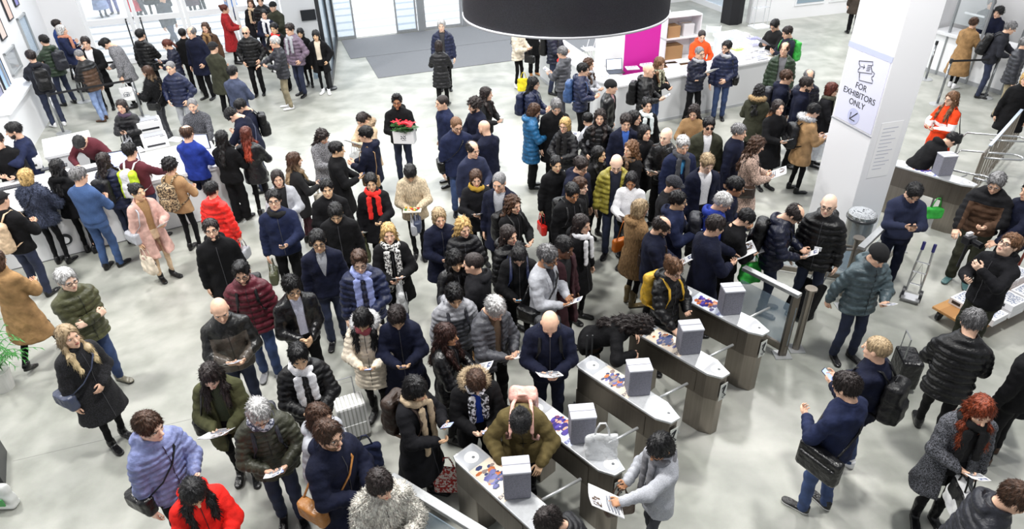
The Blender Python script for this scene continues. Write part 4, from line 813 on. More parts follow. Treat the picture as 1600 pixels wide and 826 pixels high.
turnstile(1049, 660, 'turnstile in the middle of the row, next to the black leaflet stand', 3)
turnstile(961, 742, 'turnstile with a clear plastic bag on its top, right of the pink backpack', 2)
p = G(961, 742, TH); q = G(1049, 660, TH); d = p-q; turnstile(0, 0, 'nearest turnstile at the bottom with blue figures on its poster', 5, tip=p+d*.99)
turnstile(1522, 291, 'single turnstile right of the white pillar with a grey box', 4)
# ------------------------------------------------------------------ rails
def rail(name, label, pts, post, cat='railing', z=1.0, gl=True, zpost=None, th=.09):
    pts = [np.array([p[0], p[1], 0]) for p in pts]; E = empty(name, pts[0]); tag(E, label, cat); o0 = pts[0]
    for a, c in zip(pts[:-1], pts[1:]):
        MB().beam(a-o0+[0, 0, z], c-o0+[0, 0, z], th, .05).build('handrail', mat('b4b6b8', 'brushed', .3, .5), E, bevel=.004)
        if gl:
            MB().beam(a-o0+[0, 0, .5], c-o0+[0, 0, .5], .012, .62).build('glass_panel', lglass, E); MB().beam(a-o0+[0, 0, .12], c-o0+[0, 0, .12], .04, .1).build('kick_rail', steel2, E)
    for p in post:
        p = np.array([p[0], p[1], 0])-o0; MB().box(p[0]-.045, p[0]+.045, p[1]-.03, p[1]+.03, 0, z-.02).build('post', steel, E); MB().box(p[0]-.11, p[0]+.11, p[1]-.09, p[1]+.09, 0, .015).build('base_plate', mat('c4c6c8', rough=.4, metal=.6), E)
    return E
a, c = G(611, 745, 1.), G(760, 836, 1.); rail('guard_rail', 'flat steel handrail over glass at the bottom, beside the nearest turnstile', [a, c, c+(c-a)*.6], [a+(c-a)*.04, c+(c-a)*.5])
a, c = G(1162, 418, 1.), G(1250, 462, 1.); rail('guard_rail', 'steel handrail from the turnstile row ending at a square post', [a, c], [c-(c-a)*.05])
a, c = G(1345, 388, 1.), G(1432, 306, 1.); rail('guard_rail', 'steel handrail climbing right between the bin and the man in navy sweater', [a, c], [a, c])
b0 = G(1268, 450, 1.); E = empty('bollard', (b0[0], b0[1], 0)); tag(E, 'round steel bollard with flat cap beside the square railing post', 'bollard', 'round steel bollards'); MB().lathe([(.048, 0), (.048, .97), (.075, .975), (.075, 1.), (0, 1.)]).build('column', steel2, E, smooth=False); MB().box(-.1, .1, -.1, .1, 0, .015).build('base_plate', mat('c4c6c8', rough=.4, metal=.6), E)
b0 = G(1343, 371, 1.); E = empty('bollard', (b0[0], b0[1], 0)); tag(E, 'round steel bollard with flat cap in front of the waste bin', 'bollard', 'round steel bollards'); MB().lathe([(.05, 0), (.05, .97), (.078, .975), (.078, 1.), (0, 1.)]).build('column', steel2, E); MB().beam((-.05, 0, .8), (-.25, .02, .8), .03, .03).build('arm', steel2, E)
a, c = G(1185, 460, .0)+[0, .8, 0], G(1345, 470, 0)+[0, .5, 0]; E = empty('low_glass_gate', a); tag(E, 'low glass gate panel on the floor behind the square post', 'gate'); MB().beam((0, 0, .35), c-a+[0, 0, .35], .012, .5).build('glass_panel', lglass, E); MB().beam((0, 0, .08), c-a+[0, 0, .08], .05, .08).build('bottom_rail', steel2, E); MB().beam((0, 0, .62), c-a+[0, 0, .62], .03, .03).build('top_rail', steel2, E)
# crowd barriers at the right
a, c = G(1538, 238, 1.05), G(1600, 168, 1.05); E = empty('crowd_barrier', (a[0], a[1], 0)); tag(E, 'grey metal crowd barrier with vertical bars running off at right', 'barrier'); v = c-a; v = v*1.25
for z in (.12, .35, 1.02): MB().tube([(0, 0, z), (v[0], v[1], z)], .02).build('rail', steel2, E)
for i in range(13): q = v*i/12; MB().tube([(q[0], q[1], .12), (q[0], q[1], 1.02)], .014 if i % 6 else .025).build('bar', steel2, E)
MB().beam((v[0]*.1, v[1]*.1, 1.06), (v[0]*.75, v[1]*.75, 1.06), .05, .02).build('cover_board', mat('c3cfe0', rough=.4), E)
for i, (px, py, lab) in enumerate(((1535, 205, 'curved steel tube rail beside the crowd barrier, farthest of three'), (1525, 232, 'curved steel tube rail beside the crowd barrier, middle of three'), (1505, 266, 'curved steel tube rail nearest the single turnstile'))):
    a = G(px-30, py, .95 if i < 2 else .9); E = empty('tube_rail', (a[0], a[1], 0)); tag(E, lab, 'rail', 'curved steel tube rails'); L1 = (.75, .75, .35)[i]
    pts = [(0, 0, .0), (0, 0, .8), (.06, -.03, .93), (L1, -.30, .95)]+[(L1+.13*math.sin(t), -.30-.13+.13*math.cos(t), .95) for t in np.linspace(.4, 2.8, 6)]+[(.25, -.42, .95)]
    MB().tube(pts, .018, 0, 8).build('tube', mat('b5b7b9', rough=.25, metal=.8), E, smooth=True); MB().lathe([(.05, 0), (.05, .012), (0, .012)]).build('base_plate', steel2, E)
# belt stanchions
def stanchion(p, label, h=1.0, group='belt stanchions'):
    E = empty('belt_stanchion', (p[0], p[1], 0)); tag(E, label, 'stanchion', group); MB().lathe([(.17, 0), (.17, .012), (.05, .03), (0, .03)]).build('base_plate', mat('c9cbcd', rough=.3, metal=.6), E, smooth=False); MB().lathe([(.028, .02), (.028, h-.08), (0, h-.08)]).build('pole', mat('8b8d90', rough=.25, metal=.8), E, smooth=True); MB().lathe([(.036, h-.09), (.036, h), (0, h)]).build('belt_head', dk, E); return np.array([p[0], p[1], h-.05])
def belt(a, c, lab): E = empty('barrier_belt', a); tag(E, lab, 'belt', 'black barrier belts'); MB().beam((0, 0, 0), np.array(c)-a, .004, .05).build('webbing', mat('15151a', rough=.7), E); MB().beam((0, 0, 0), (np.array(c)-a)*.015, .02, .055).build('clip', mat('3b3c40'), E)
s1 = stanchion(G(1446, 124), 'belt stanchion standing beside the white pillar at upper right'); s2 = stanchion(G(1464, 163), 'belt stanchion with a belt, in front of the camel-coated woman', 1.1)
s3 = stanchion(G(1534, 160)+[.25, .3, 0], 'belt stanchion behind the man with jeans at the glass kiosk'); belt(s2, s3, 'black belt stretched in front of the camel coat')
s4 = stanchion(G(100, 208), 'belt stanchion next to the side counter at left'); s5 = stanchion(G(224, 183), 'belt stanchion beside the woman in grey jeans'); s6 = stanchion(G(80, 175)+[.5, .7, 0], 'belt stanchion behind the man with the black backpack'); s7 = stanchion(G(215, 150), 'belt stanchion by the grey wool coat, at the far end')
belt(s4, s5, 'black belt between the left stanchions, the nearer one'); belt(s6, s7, 'black belt behind the padded brown jacket, the farther one')
# ------------------------------------------------------------------ glass kiosk, right
K0 = np.array([11.4, 18.35, 0]); KV = np.array([.39, -.921, 0]); KN = np.array([.921, .39, 0])
def kb(mb, t0, t1, z0, z1, o0, o1, m=0): mb.prism([(K0+KV*t0+KN*o0)[:2], (K0+KV*t0+KN*o1)[:2], (K0+KV*t1+KN*o1)[:2], (K0+KV*t1+KN*o0)[:2]], z0, z1, m); return mb
E = empty('information_kiosk', K0); tag(E, 'white glazed information kiosk with counter and metal posts at upper right', 'kiosk')
def kp(nm, m, *boxes):
    mb = MB(); [kb(mb, *b) for b in boxes]; o = mb.build(nm, m, E); o.location = -E.location; return o
kp('front_panel', white, (0, 5.4, .1, 1.05, 0, .06)); kp('plinth', mat('9b9da0'), (0, 5.4, 0, .1, -.01, .06)); kp('countertop', mat('d9dadd', rough=.3), (-.02, 5.4, 1.05, 1.1, -.18, .55))
for t in (.0, .38, 1.25, 2.2, 3.4): kp('post', mat('8d9093', rough=.3, metal=.5), (t, t+.045, 0, 3.2, -.02, .04))
kp('glass_panel', glass, (.42, 1.23, 1.35, 3.1, 0, .012)); kp('glass_panel', glass, (2.25, 3.4, 1.45, 3.1, 0, .012)); kp('hatch_frame', mat('c9ccd0'), (.62, 1.15, 1.62, 1.66, .02, .05)); kp('post', mat('45191c'), (2.02, 2.1, 1.1, 3.2, .3, .38))
struct('wall_kiosk', kb(MB(), -.1, 8, 0, 4, 2.0, 2.2), wall_m); struct('wall_kiosk_side', kb(MB(), -.2, -.1, 0, 4, 0, 2.2), wall_m)
# ------------------------------------------------------------------ speaker tower and display rack
a = G(1143, 36); E = empty('speaker_tower', a, R_(25)); tag(E, 'tall black loudspeaker tower in front of the far glazing', 'loudspeaker'); MB().prism([(-.28, -.2), (0, -.3), (.28, -.2), (.28, .25), (-.28, .25)], 0, 2.2).build('cabinet', mat('1d1d21', 'knit', .85), E, bevel=.01); MB().box(-.01, .01, -.31, -.3, 1.2, 1.8).build('badge', mat('6f6f73'), E); MB().prism([(-.25, -.19), (0, -.28), (.25, -.19), (.25, .2), (-.25, .2)], 2.2, 2.23).build('cap', dk, E)
a = G(1187, 42); E = empty('display_rack', a, R_(18)); tag(E, 'thin white wire display rack on a flat base by the far wall', 'rack'); MB().box(-.3, .3, -.25, .25, 0, .04).build('base', white, E)
for x in (-.26, .26):
    for y in (-.02, .2): MB().tube([(x, y, .04), (x, y, 2.1)], .012).build('upright', mat('c4c6c9'), E)
for z in (.6, 1.1, 1.6, 2.1): MB().box(-.27, .27, -.03, .21, z, z+.015).build('shelf', mat('dfe4e9', 'glass', a=.45), E)
# ------------------------------------------------------------------ information counter with partition
TZ = 1.05; PA_, PB_, PC_, PD_ = G(842, 62, TZ), G(927, 124, TZ), G(966, 135, TZ), G(1217, 91, TZ)
PB2 = G(953, 123, TZ)
line = [PA_, PB_, PC_, PD_]
def offset(pts, d):
    out = []
    for i, p in enumerate(pts):
        t0 = pts[i]-pts[i-1] if i else pts[1]-pts[0]; t1 = pts[i+1]-pts[i] if i < len(pts)-1 else pts[i]-pts[i-1]; n0 = np.array([-t0[1], t0[0]])/np.linalg.norm(t0[:2]); n1 = np.array([-t1[1], t1[0]])/np.linalg.norm(t1[:2]); m_ = n0+n1; m_ /= np.linalg.norm(m_); out.append(p[:2]+m_*d/max(.4, m_@n0))
    return out
E = empty('information_counter', (PB_[0], PB_[1], 0)); tag(E, 'long white information counter with angled corner below the drum lamp', 'counter')
def wallstrip(nm, d0, d1, z0, z1, m):
    a, c = offset(line, d0), offset(line, d1)
    for i in range(len(line)-1): o = MB().prism([a[i], a[i+1], c[i+1], c[i]], z0, z1).build(nm, m, E); o.location = -E.location
wallstrip('front_panel', .03, .09, 0, TZ-.04, mat('dfe0e3', rough=.5)); wallstrip('plinth', .02, .035, 0, .07, mat('b4b6ba')); wallstrip('countertop', 0, .62, TZ-.04, TZ, mat('e6e6ea', rough=.35))
cu = (PD_-PC_); cu[2] = 0; cu /= np.linalg.norm(cu); cnn = np.array([-cu[1], cu[0], 0])
def onc(px, py, z=TZ): return G(px, py, z)
CA = math.atan2(cu[1], cu[0])
# partition: white wall and magenta wall
a, c, e = G(936, 103, TZ), G(979, 109, TZ), G(1033, 101, TZ)
a, c, e = G(934, 106, TZ)+cnn*.15, G(979, 106, TZ)+cnn*.15, G(1034, 96, TZ)+cnn*.15
for p, q_, nm, m in ((a, c, 'wall_partition_white', mat('e3e3e6', rough=.5)), (c, e, 'wall_partition_magenta', mat('mag', rough=.55))):
    u_ = (q_-p)/np.linalg.norm(q_-p); n_ = np.array([-u_[1], u_[0], 0]); struct(nm, MB().prism([p[:2], q_[:2], (q_+n_*.06)[:2], (p+n_*.06)[:2]], 0, 2.35), m)
# shelf unit with cartons right of the partition
a = G(1040, 96, 0); E = empty('shelf_unit', a, CA-.1); tag(E, 'white shelf unit with cardboard boxes right of the magenta wall', 'shelf'); E.location = (4.1, 17.7, 0); W_ = 1.0
for x in (0, W_-.03): MB().box(x, x+.03, 0, .45, 0, 1.75).build('side_panel', white, E)
for z in (.05, .62, 1.18, 1.73): MB().box(0, W_, 0, .45, z, z+.03).build('shelf', white, E)
MB().box(0, W_, .44, .46, 0, 1.75).build('back_panel', white, E)
for i, (x, z, w_, h_, lb) in enumerate(((.08, .65, .5, .34, 'brown cardboard carton on the middle shelf right of the magenta wall'), (.1, 1.21, .35, .28, 'small brown carton on the upper shelf behind the folded chair'), (.12, .08, .7, .4, 'wide brown carton on the lowest shelf, mostly hidden'), (.55, 1.21, .3, .3, 'white printed carton on the upper shelf beside a brown one'))):
    ca_ = math.cos(CA-.1); sa_ = math.sin(CA-.1); q = empty('carton', (E.location[0]+ca_*x-sa_*.08, E.location[1]+sa_*x+ca_*.08, z), CA-.1); tag(q, lb, 'box', 'cartons on the shelf unit'); MB().box(0, w_, 0, .33, 0, h_).build('body', mat('a9855c' if i < 3 else 'd5d5d8', rough=.8), q, bevel=.004); MB().box(0, w_, .15, .19, h_, h_+.002).build('tape', mat('c7a97e'), q)
def foldchair(p, rz, lab):
    E = empty('folding_chair', p, rz); tag(E, lab, 'chair', 'white folding chairs behind the counter'); m = mat('dedfe2', rough=.4)
    for y in (-.2, .2): MB().tube([(-.16, y, 0), (.0, y, .45), (.14, y, .95)], .013).build('leg', m, E); MB().tube([(.2, y, 0), (-.12, y, .5)], .013).build('leg', m, E)
    MB().box(-.2, .16, -.2, .2, .44, .465).build('seat', m, E, bevel=.01); MB().beam((.11, -.2, .84), (.11, .2, .84), .02, .17).build('backrest', m, E, bevel=.006)
foldchair(G(1052, 80, .45)*[1,1,0], 2.0, 'white folding chair in front of the carton shelf'); foldchair(G(922, 78, .45)*[1,1,0]+[0, .1, 0], .3, 'white folding chair left of the white partition'); foldchair(G(1108, 74, .45)*[1,1,0]+[.15, .3, 0], 1.3, 'white folding chair behind the person in orange hoodie')
# laptop
a = onc(962, 113); E = empty('laptop', a, CA-R_(14)); tag(E, 'open laptop with lit screen on the information counter', 'laptop'); MB().box(-.19, .19, -.13, .13, 0, .018).build('base', dk, E, bevel=.004)
MB().box(-.165, .165, -.04, .1, .018, .02).build('keyboard', mat('3f4147'), E); MB().beam((0, .13, .02), (0, .2, .26), .38, .012, up=(0, -1, .3)).build('lid', dk, E); MB().beam((0, .125, .034), (0, .190, .250), .35, .004, up=(0, -1, .3)).build('screen', mat('cfe0ff', 'emit', e=.7), E)
# printed matter on the counter
def pile(p, rz, w_, l_, n_, m, lab, cat='magazines', nm='magazine_stack', grp='printed matter on the information counter'):
    E = empty(nm, p, rz); tag(E, lab, cat, grp)
    for i in range(n_): r = random.Random(i*7+int(p[0]*100)); dx, dy, da = r.uniform(-.008, .008), r.uniform(-.008, .008), r.uniform(-.03, .03); o = MB().box(-w_/2, w_/2, -l_/2, l_/2, 0, .012).build('magazine', [mat('e9e9ec')] if i < n_-1 else m, E, (dx, dy, i*.0125), da)
    MB().box(-w_*.4, w_*.4, l_*.12, l_*.4, 0, .001).build('cover_print', mat('6b6f8c', 'pattern', c2='dcdce2'), E, (0, 0, n_*.0125))
    for k in range(3): MB().box(-w_*.38, w_*(.3-.1*k), -l_*.35+k*l_*.12, -l_*.31+k*l_*.12, 0, .001).build('print_line', mat('55586a'), E, (0, 0, n_*.0125))
PL = [(948, 122, 'white leaflets with dark letters beside the laptop', 'e4e4e8', 2), (988, 107, 'loose white papers at the foot of the magenta wall', 'e9e9ee', 2), (1012, 103, 'white papers right below the magenta wall', 'e2e2e6', 3), (1052, 103, 'open white folder behind the long-haired woman', 'ebebee', 2), (1072, 108, 'white brochures on the counter before the shelf unit', 'dfe0e6', 3), (1066, 96, 'cream envelopes near the folding chair', 'e3dfd0', 2), (1083, 118, 'grey printed sheets at the counter front edge', 'cfd2da', 2)]
for px, py, lb, c, n_ in PL: pile(onc(px, py), CA+random.uniform(-.4, .4), .3, .24, n_, mat(c, rough=.4), lb)
# low display table with magazines (right)
q = [G(1114, 52, 1.), G(1150, 46, 1.), G(1186, 60, 1.), G(1218, 84, 1.), G(1216, 77, 1.), G(1150, 89, 1.)]
E = empty('magazine_table', (q[0][0], q[0][1], 0)); tag(E, 'white display table covered with magazines right of the orange hoodie', 'table')
for nm, z0, z1, inset in (('tabletop', .94, 1.0, 0), ('side_panel', 0, .94, .06)):
    cc = sum(p_[:2] for p_ in q)/len(q); o = MB().prism([p_[:2]+(cc-p_[:2])*inset for p_ in q][::-1], z0, z1).build(nm, white, E); o.location = -E.location
ML = [(1128, 54, 'white magazine stack at the far left table corner', 'e9e9ec', 3), (1146, 52, 'white magazine stack at the far end of the table', 'ecebee', 4), (1160, 56, 'magazines with red circle print on the magazine table', 'e6d5da', 5), (1141, 62, 'light blue magazines left on the display table', 'bfdcea', 3), (1158, 66, 'pale blue booklets in the middle of the magazine table', 'cfe3ef', 4), (1177, 63, 'violet magazine stack at the far right edge of the table', '8a88b8', 5),
      (1180, 73, 'lavender magazine stack in the middle of the table', 'a8a6cc', 6), (1154, 78, 'lime green booklets near the man in navy jacket', 'b5cf4c', 2), (1172, 80, 'white magazines beside the lime green booklets', 'e5e5e8', 3), (1192, 66, 'grey magazines before the two reading men', 'b9bcc8', 4), (1204, 72, 'magazine stack under the reading man with black hair', 'd3cfd6', 4), (1206, 80, 'striped magazines at the right table edge', 'c6c8d2', 3),
      (1190, 84, 'loose white papers near the balding man in green', 'e8e8ea', 2), (1168, 91, 'white booklets at the front edge of the table', 'dedfe4', 3), (1186, 92, 'grey booklets at the front edge by the green jacket', 'c9cbd3', 3), (1205, 88, 'cream booklets at the right front corner', 'ddd6c4', 3)]
for px, py, lb, c, n_ in ML: pile(G(px, py, 1.0 if py < 84 else TZ), CA+random.uniform(-.25, .25), .30, .25, n_, mat(c, rough=.35), lb, grp='magazines on the display table')
# ------------------------------------------------------------------ left registration desk
dl = np.array([math.cos(R_(29.5)), math.sin(R_(29.5)), 0]); dnn = np.array([-dl[1], dl[0], 0]); DE = np.array([-5.1, 11.3, 0]); DA = R_(29.5)
E = empty('registration_desk', DE); tag(E, 'long white registration desk with computers at left', 'desk')
def db(nm, s0, s1, d0, d1, z0, z1, m): o = MB().prism([(dl*s0+dnn*d0)[:2], (dl*s1+dnn*d0)[:2], (dl*s1+dnn*d1)[:2], (dl*s0+dnn*d1)[:2]], z0, z1).build(nm, m, E); return o
db('worktop', -4.45, 0, 0, 1.42, .94, 1.0, mat('e9e9ec', rough=.35)); db('front_panel', -4.45, -.04, .05, .09, .02, .94, mat('e0e1e4', rough=.5)); db('end_panel', -.09, -.04, .05, 1.38, .02, .94, mat('dcdde0', rough=.5)); db('back_panel', -4.45, -.04, 1.33, 1.37, .02, .94, mat('e0e1e4', rough=.5)); db('plinth', -4.45, -.05, .06, .07, 0, .04, mat('77787c'))
for s in (-1.9, -3.9): db('cable_port', s, s+.1, .65, .7, 1.0, 1.003, dk)
a = G(65, 218, 1.); c = G(138, 203, 1.); d = G(143, 215, 1.); e_ = G(70, 246, 1.); E = empty('side_counter', (a[0], a[1], 0)); tag(E, 'square white side counter behind the bowing man in maroon', 'counter')
d = c+(e_-a); o = MB().prism([p_[:2] for p_ in (e_, d, c, a)], .95, 1.0).build('countertop', white, E); o.location = -E.location; cc = (a+d)/2; o = MB().prism([(p_+(cc-p_)*.05)[:2] for p_ in (e_, d, c, a)], 0, .95).build('body', mat('e0e1e4'), E); o.location = -E.location
def monitor(px, py, rz, lab, lit='b8c6f2'):
    p = G(px, py, 1.0); E = empty('monitor', p, rz); tag(E, lab, 'monitor', 'computer screens on the registration desk'); MB().prism([(-.1, -.08), (.1, -.08), (.1, .08), (-.1, .08)], 0, .012).build('foot', dk, E); MB().tube([(0, .03, .01), (0, .03, .2)], .018).build('stand', dk, E); MB().box(-.24, .24, -.01, .02, .05, .34).build('housing', dk, E, bevel=.005); MB().box(-.225, .225, -.013, -.01, .065, .325).build('screen', mat(lit, 'emit', e=.75), E)
def keyboard(px, py, rz, lab):
    p = G(px, py, 1.0); E = empty('keyboard', p, rz); tag(E, lab, 'keyboard', 'keyboards on the registration desk'); MB().box(-.21, .21, -.07, .07, 0, .018).build('case', dk, E, bevel=.004)
    mb = MB()
    for i in range(12):
        for j in range(4): mb.box(-.195+i*.033, -.168+i*.033, -.06+j*.031, -.035+j*.031, .018, .024)
    k_ = mb.build('keys', mat('55575d'), E); k_['kind'] = 'stuff'
def printer(px, py, rz, lab):
    p = G(px, py, 1.0); E = empty('badge_printer', p, rz); tag(E, lab, 'printer', 'white badge printers on the registration desk'); MB().box(-.22, .22, -.17, .17, 0, .22).build('body', mat('e8e8ea', rough=.4), E, bevel=.012); MB().box(-.16, .16, -.172, -.165, .06, .1).build('paper_slot', dk, E); MB().box(-.17, .17, -.08, .12, .22, .235).build('lid', mat('8f9198'), E, bevel=.004); MB().box(.1, .19, -.16, -.11, .22, .225).build('control_panel', mat('55575d'), E)
monitor(311, 236, DA-R_(30), 'lit monitor in front of the man in blue suit'); monitor(200, 262, DA-.1, 'lit monitor behind the man with yellow backpack'); keyboard(322, 215, DA, 'keyboard by the grey-bearded man in speckled sweater')
keyboard(143, 266, DA+.1, 'keyboard in front of the bowing man in maroon'); keyboard(22, 292, DA, 'keyboard near the blonde in the fur jacket'); keyboard(85, 262, DA, 'keyboard below the man in navy suit')
printer(236, 203, DA, 'white badge printer nearest the woman with purple fur collar'); printer(245, 228, DA, 'white badge printer left of the blue suit'); printer(45, 262, DA, 'white badge printer with grey lid by the man in navy suit')
a = G(160, 248, 1.); E = empty('phone_set', a, DA); tag(E, 'black desk telephone beside the keyboard of the bowing man', 'telephone'); MB().prism([(-.1, -.09), (.1, -.09), (.1, .09), (-.1, .09)], 0, .05).build('base', dk, E, bevel=.01); MB().tube([(-.07, -.08, .07), (-.07, .08, .07)], .02).build('handset', dk, E)
for i, (px, py, lb) in enumerate(((185, 262, 'white papers between the navy puffer and the maroon jacket'), (215, 235, 'badges laid out before the yellow backpack'), (60, 300, 'small papers on the desk beside the blonde'), (100, 290, 'white forms in front of the long-haired woman in black'), (275, 218, 'white sheets left of the blue suit'), (335, 215, 'white sheets before the woman in black suit'))):
    pile(G(px, py, 1.), DA+.2*i, .21, .29, 1, mat('f2f2f4'), lb, 'papers', 'paper_sheet', 'papers on the registration desk')
E = empty('floor_reel', G(120, 375)+[0, -.05, .0], 0); tag(E, 'round black and white reel on the desk front beside the blue jumper', 'reel'); E.location = DE+dl*-2.75-dnn*-.0+np.array([0, 0, .33])
MB().lathe([(.02, -.02), (.1, -.02), (.1, .0), (.065, .0), (.065, .02), (.02, .02)]).build('rim', dk, E).rotation_euler = (math.pi/2, 0, DA); MB().lathe([(0, 0), (.06, 0), (.06, .03), (0, .03)]).build('face', white, E).rotation_euler = (math.pi/2, 0, DA)
# ------------------------------------------------------------------ waste bin
p = G(1348, 333, .95); E = empty('waste_bin', (p[0], p[1], 0)); tag(E, 'round steel waste bin with clear plastic liner beside the white pillar', 'bin'); MB().lathe([(.2, 0), (.2, .02), (.19, .03), (.19, .85), (.2, .86), (.205, .95), (.18, .95), (.17, .5), (0, .5)], n=36).build('body', mat('9a9a98', 'brushed', .25, .85), E, smooth=False)
V, F = nets(lambda P: np.maximum(abs(ell(P, (0, 0, .93), (.2, .2, .08))-.004*np.sin(P[0]*60)*np.sin(P[1]*50+1))-.005, -(P[2]-.88)), (-.24, -.24, .84), (.24, .24, 1.06), .011); link('plastic_liner', to_mesh('plastic_liner', V, F, [mat('e4e8ee', 'film')]), E)
MB().lathe([(.205, .86), (.215, .87), (.215, .9), (.205, .91)], n=36).build('rim', mat('3a3b3e', rough=.3), E)
# leaflet stand between the turnstiles
p = G(918, 600, .4); E = empty('leaflet_stand', (p[0], p[1], 0)); tag(E, 'thin black leaflet stand behind the middle turnstile', 'stand'); MB().box(-.15, .15, -.1, .1, 0, .02).build('base', dk, E)
for x in (-.03, .03): MB().tube([(x, 0, .02), (x, 0, 1.15)], .01).build('upright', dk, E)
# hand truck
p = G(1422, 466); E = empty('hand_truck', p, R_(55)); tag(E, 'folding aluminium hand truck with blue grips beside the man in navy sweater', 'hand truck'); al = mat('b6b7ba', rough=.3, metal=.7)
for y in (-.085, .085): MB().tube([(0, y, .12), (.03, y, .5), (.06, y*.8, .86)], .014).build('upright', al, E); MB().tube([(.055, y*.8, .8), (.07, y*.8, .92)], .022).build('grip', mat('2c2c6a'), E); o = MB().lathe([(.03, -.02), (.085, -.02), (.085, .02), (.03, .02)]).build('wheel', dk, E, (0, y*1.35, .085)); o.rotation_euler = (math.pi/2, 0, 0)
for z in (.25, .45, .62): MB().tube([(.015, -.085, z), (.015, .085, z)], .01).build('cross_bar', al, E)
MB().tube([(.02, -.08, .2), (.03, 0, .6), (.02, .08, .2)], .009).build('curved_brace', al, E); MB().box(-.16, .02, -.12, .12, .06, .075).build('toe_plate', al, E)
# platform trolley with magazines
pa, pb, pc = G(1457, 478, .22), G(1525, 517, .22), G(1545, 425, .22); ux = (pb-pa); wx = np.linalg.norm(ux[:2]); ux /= wx; uy = np.array([-ux[1], ux[0], 0]); E = empty('platform_trolley', (pa[0], pa[1], 0), math.atan2(ux[1], ux[0])); tag(E, 'wooden platform trolley loaded with printed boxes at the right', 'trolley')
MB().box(0, wx, 0, 1.75, .18, .22).build('platform', mat('b98a55', 'stripes', .6, c2='a97a48', dir='X', sc=.8), E, bevel=.006)
for x in (.08, wx-.08):
    for y in (.1, 1.6): o = MB().lathe([(.0, -.02), (.07, -.02), (.07, .02), (0, .02)]).build('wheel', dk, E, (x, y, .07)); o.rotation_euler = (0, math.pi/2, 0); MB().box(x-.03, x+.03, y-.03, y+.03, .1, .18).build('caster_fork', steel2, E)
MB().tube([(.06, 1.74, .2), (.05, 1.8, .6), (.05, 1.85, 1.0), (wx-.05, 1.85, 1.0), (wx-.05, 1.8, .6), (wx-.06, 1.74, .2)], .018).build('push_handle', mat('8a3a2c', rough=.4), E, smooth=True)
tr = math.atan2(ux[1], ux[0]); k = 0
for iy in range(4):
    for ix in range(2):
        for iz in range(2 if iy else 1):
            k += 1; q = pa+ux*(.18+ix*.36)+uy*(.42+iy*.36); w_ = min(.33, wx/2-.05); e = empty('printed_box', (q[0], q[1], .22+iz*.105), tr+random.uniform(-.04, .04)); nm = ('front', 'second', 'third', 'last')[iy]; sd_ = ('left', 'right')[ix]
            tag(e, f'white printed box, {"upper" if iz else "lower"} one in the {nm} row at the trolley {sd_}', 'box', 'printed boxes on the platform trolley'); MB().box(-w_/2, w_/2, -.16, .16, 0, .1).build('carton', mat('e7e7ea', rough=.5), e, bevel=.003); MB().box(-w_*.4, w_*.4, -.12, .12, .1, .102).build('cover_print', mat('8b93a8', 'pattern', c2='e4e4e6'), e); MB().box(-w_*.35, w_*.1, -.162, -.16, .03, .075).build('side_print', dk, e)
# black display case at left and foliage
p = G(8, 738); E = empty('black_plinth', p+[-.12, .0, 0], R_(30)); tag(E, 'black and grey plinth cut by the left picture edge', 'plinth'); MB().box(-.35, .12, -.3, .3, 0, .5).build('body', dk, E, bevel=.01); MB().box(-.36, .13, -.31, .31, .5, .53).build('top', mat('55565a'), E)
def fern(px, py, z, lab, n=26):
    p = G(px, py, z); E = empty('potted_palm', (p[0], p[1], 0)); tag(E, lab, 'plant'); MB().lathe([(.12, 0), (.16, .3), (.15, .3), (.13, .28), (0, .28)]).build('pot', mat('d5d5d2'), E, smooth=False); mb = MB(); r = random.Random(5)
    for i in range(n):
        a = r.uniform(0, 6.28); L1 = r.uniform(.35, .6); up_ = r.uniform(.25, .6); d = np.array([math.cos(a), math.sin(a), 0]); sd = np.array([-d[1], d[0], 0]); P_ = [np.array([0, 0, .28])+d*L1*t+np.array([0, 0, up_*math.sin(t*2.2)]) for t in np.linspace(0, 1, 9)]
        for j in range(1, 9):
            for sg in (-1, 1): q_ = P_[j]+d*.05+sd*sg*.10*(1-j*.07)-[0, 0, .03]; w2 = d*.012; mb.add([P_[j]-w2, P_[j]+w2, q_], [(0, 1, 2)])
        mb.tube(P_, .004, 0, 4)
    mb.build('fronds', mat('3f8a3c', rough=.5), E)
fern(-22, 556, .55, 'green palm fronds at the left picture edge')
p = G(8, 790); E = empty('carrier_bag', (p[0]-.0, p[1], .5)); tag(E, 'white and green carrier bag at the bottom left corner', 'bag'); V, F = bag_mesh('tote', 2); link('bag_body', to_mesh('bag_body', V, F, [mat('e2e4e2')]), E); MB().box(-.1, .1, -.09, -.075, -.4, -.3).build('print', mat('4c9a58'), E); b = MB(); loop(b, .07, -.16, 0, .008); b.build('handle', white, E)
# suitcases and bags standing free
def suitcase(px, py, z, rz, c, lab, tilt=0, pull=.45, kind='cloth', w_=.36, h_=.55):
    p = G(px, py, z); E = empty('suitcase', (p[0], p[1], 0), rz); tag(E, lab, 'suitcase', 'suitcases of visitors'); E.rotation_euler = (R_(tilt), 0, rz); m = mat(c, kind, .4, **({'c2': 'f0f0f0', 'dir': 'X', 'sc': 7, 'lo': .25} if kind == 'stripes' else {}))
    MB().box(-w_/2, w_/2, -.12, .12, .05, .05+h_).build('shell', m, E, bevel=.03); MB().box(-w_*.42, w_*.42, -.128, -.12, .12, h_*.55).build('front_pocket', m, E, bevel=.003)
    for x in (-w_*.38, w_*.38): o = MB().lathe([(0, -.012), (.03, -.012), (.03, .012), (0, .012)]).build('wheel', dk, E, (x, .08, .03)); o.rotation_euler = (0, math.pi/2, 0)
    MB().tube([(-.09, .1, h_), (-.09, .1, h_+pull), (.09, .1, h_+pull), (.09, .1, h_)], .009).build('handle', mat('a9abae', rough=.3, metal=.7), E)
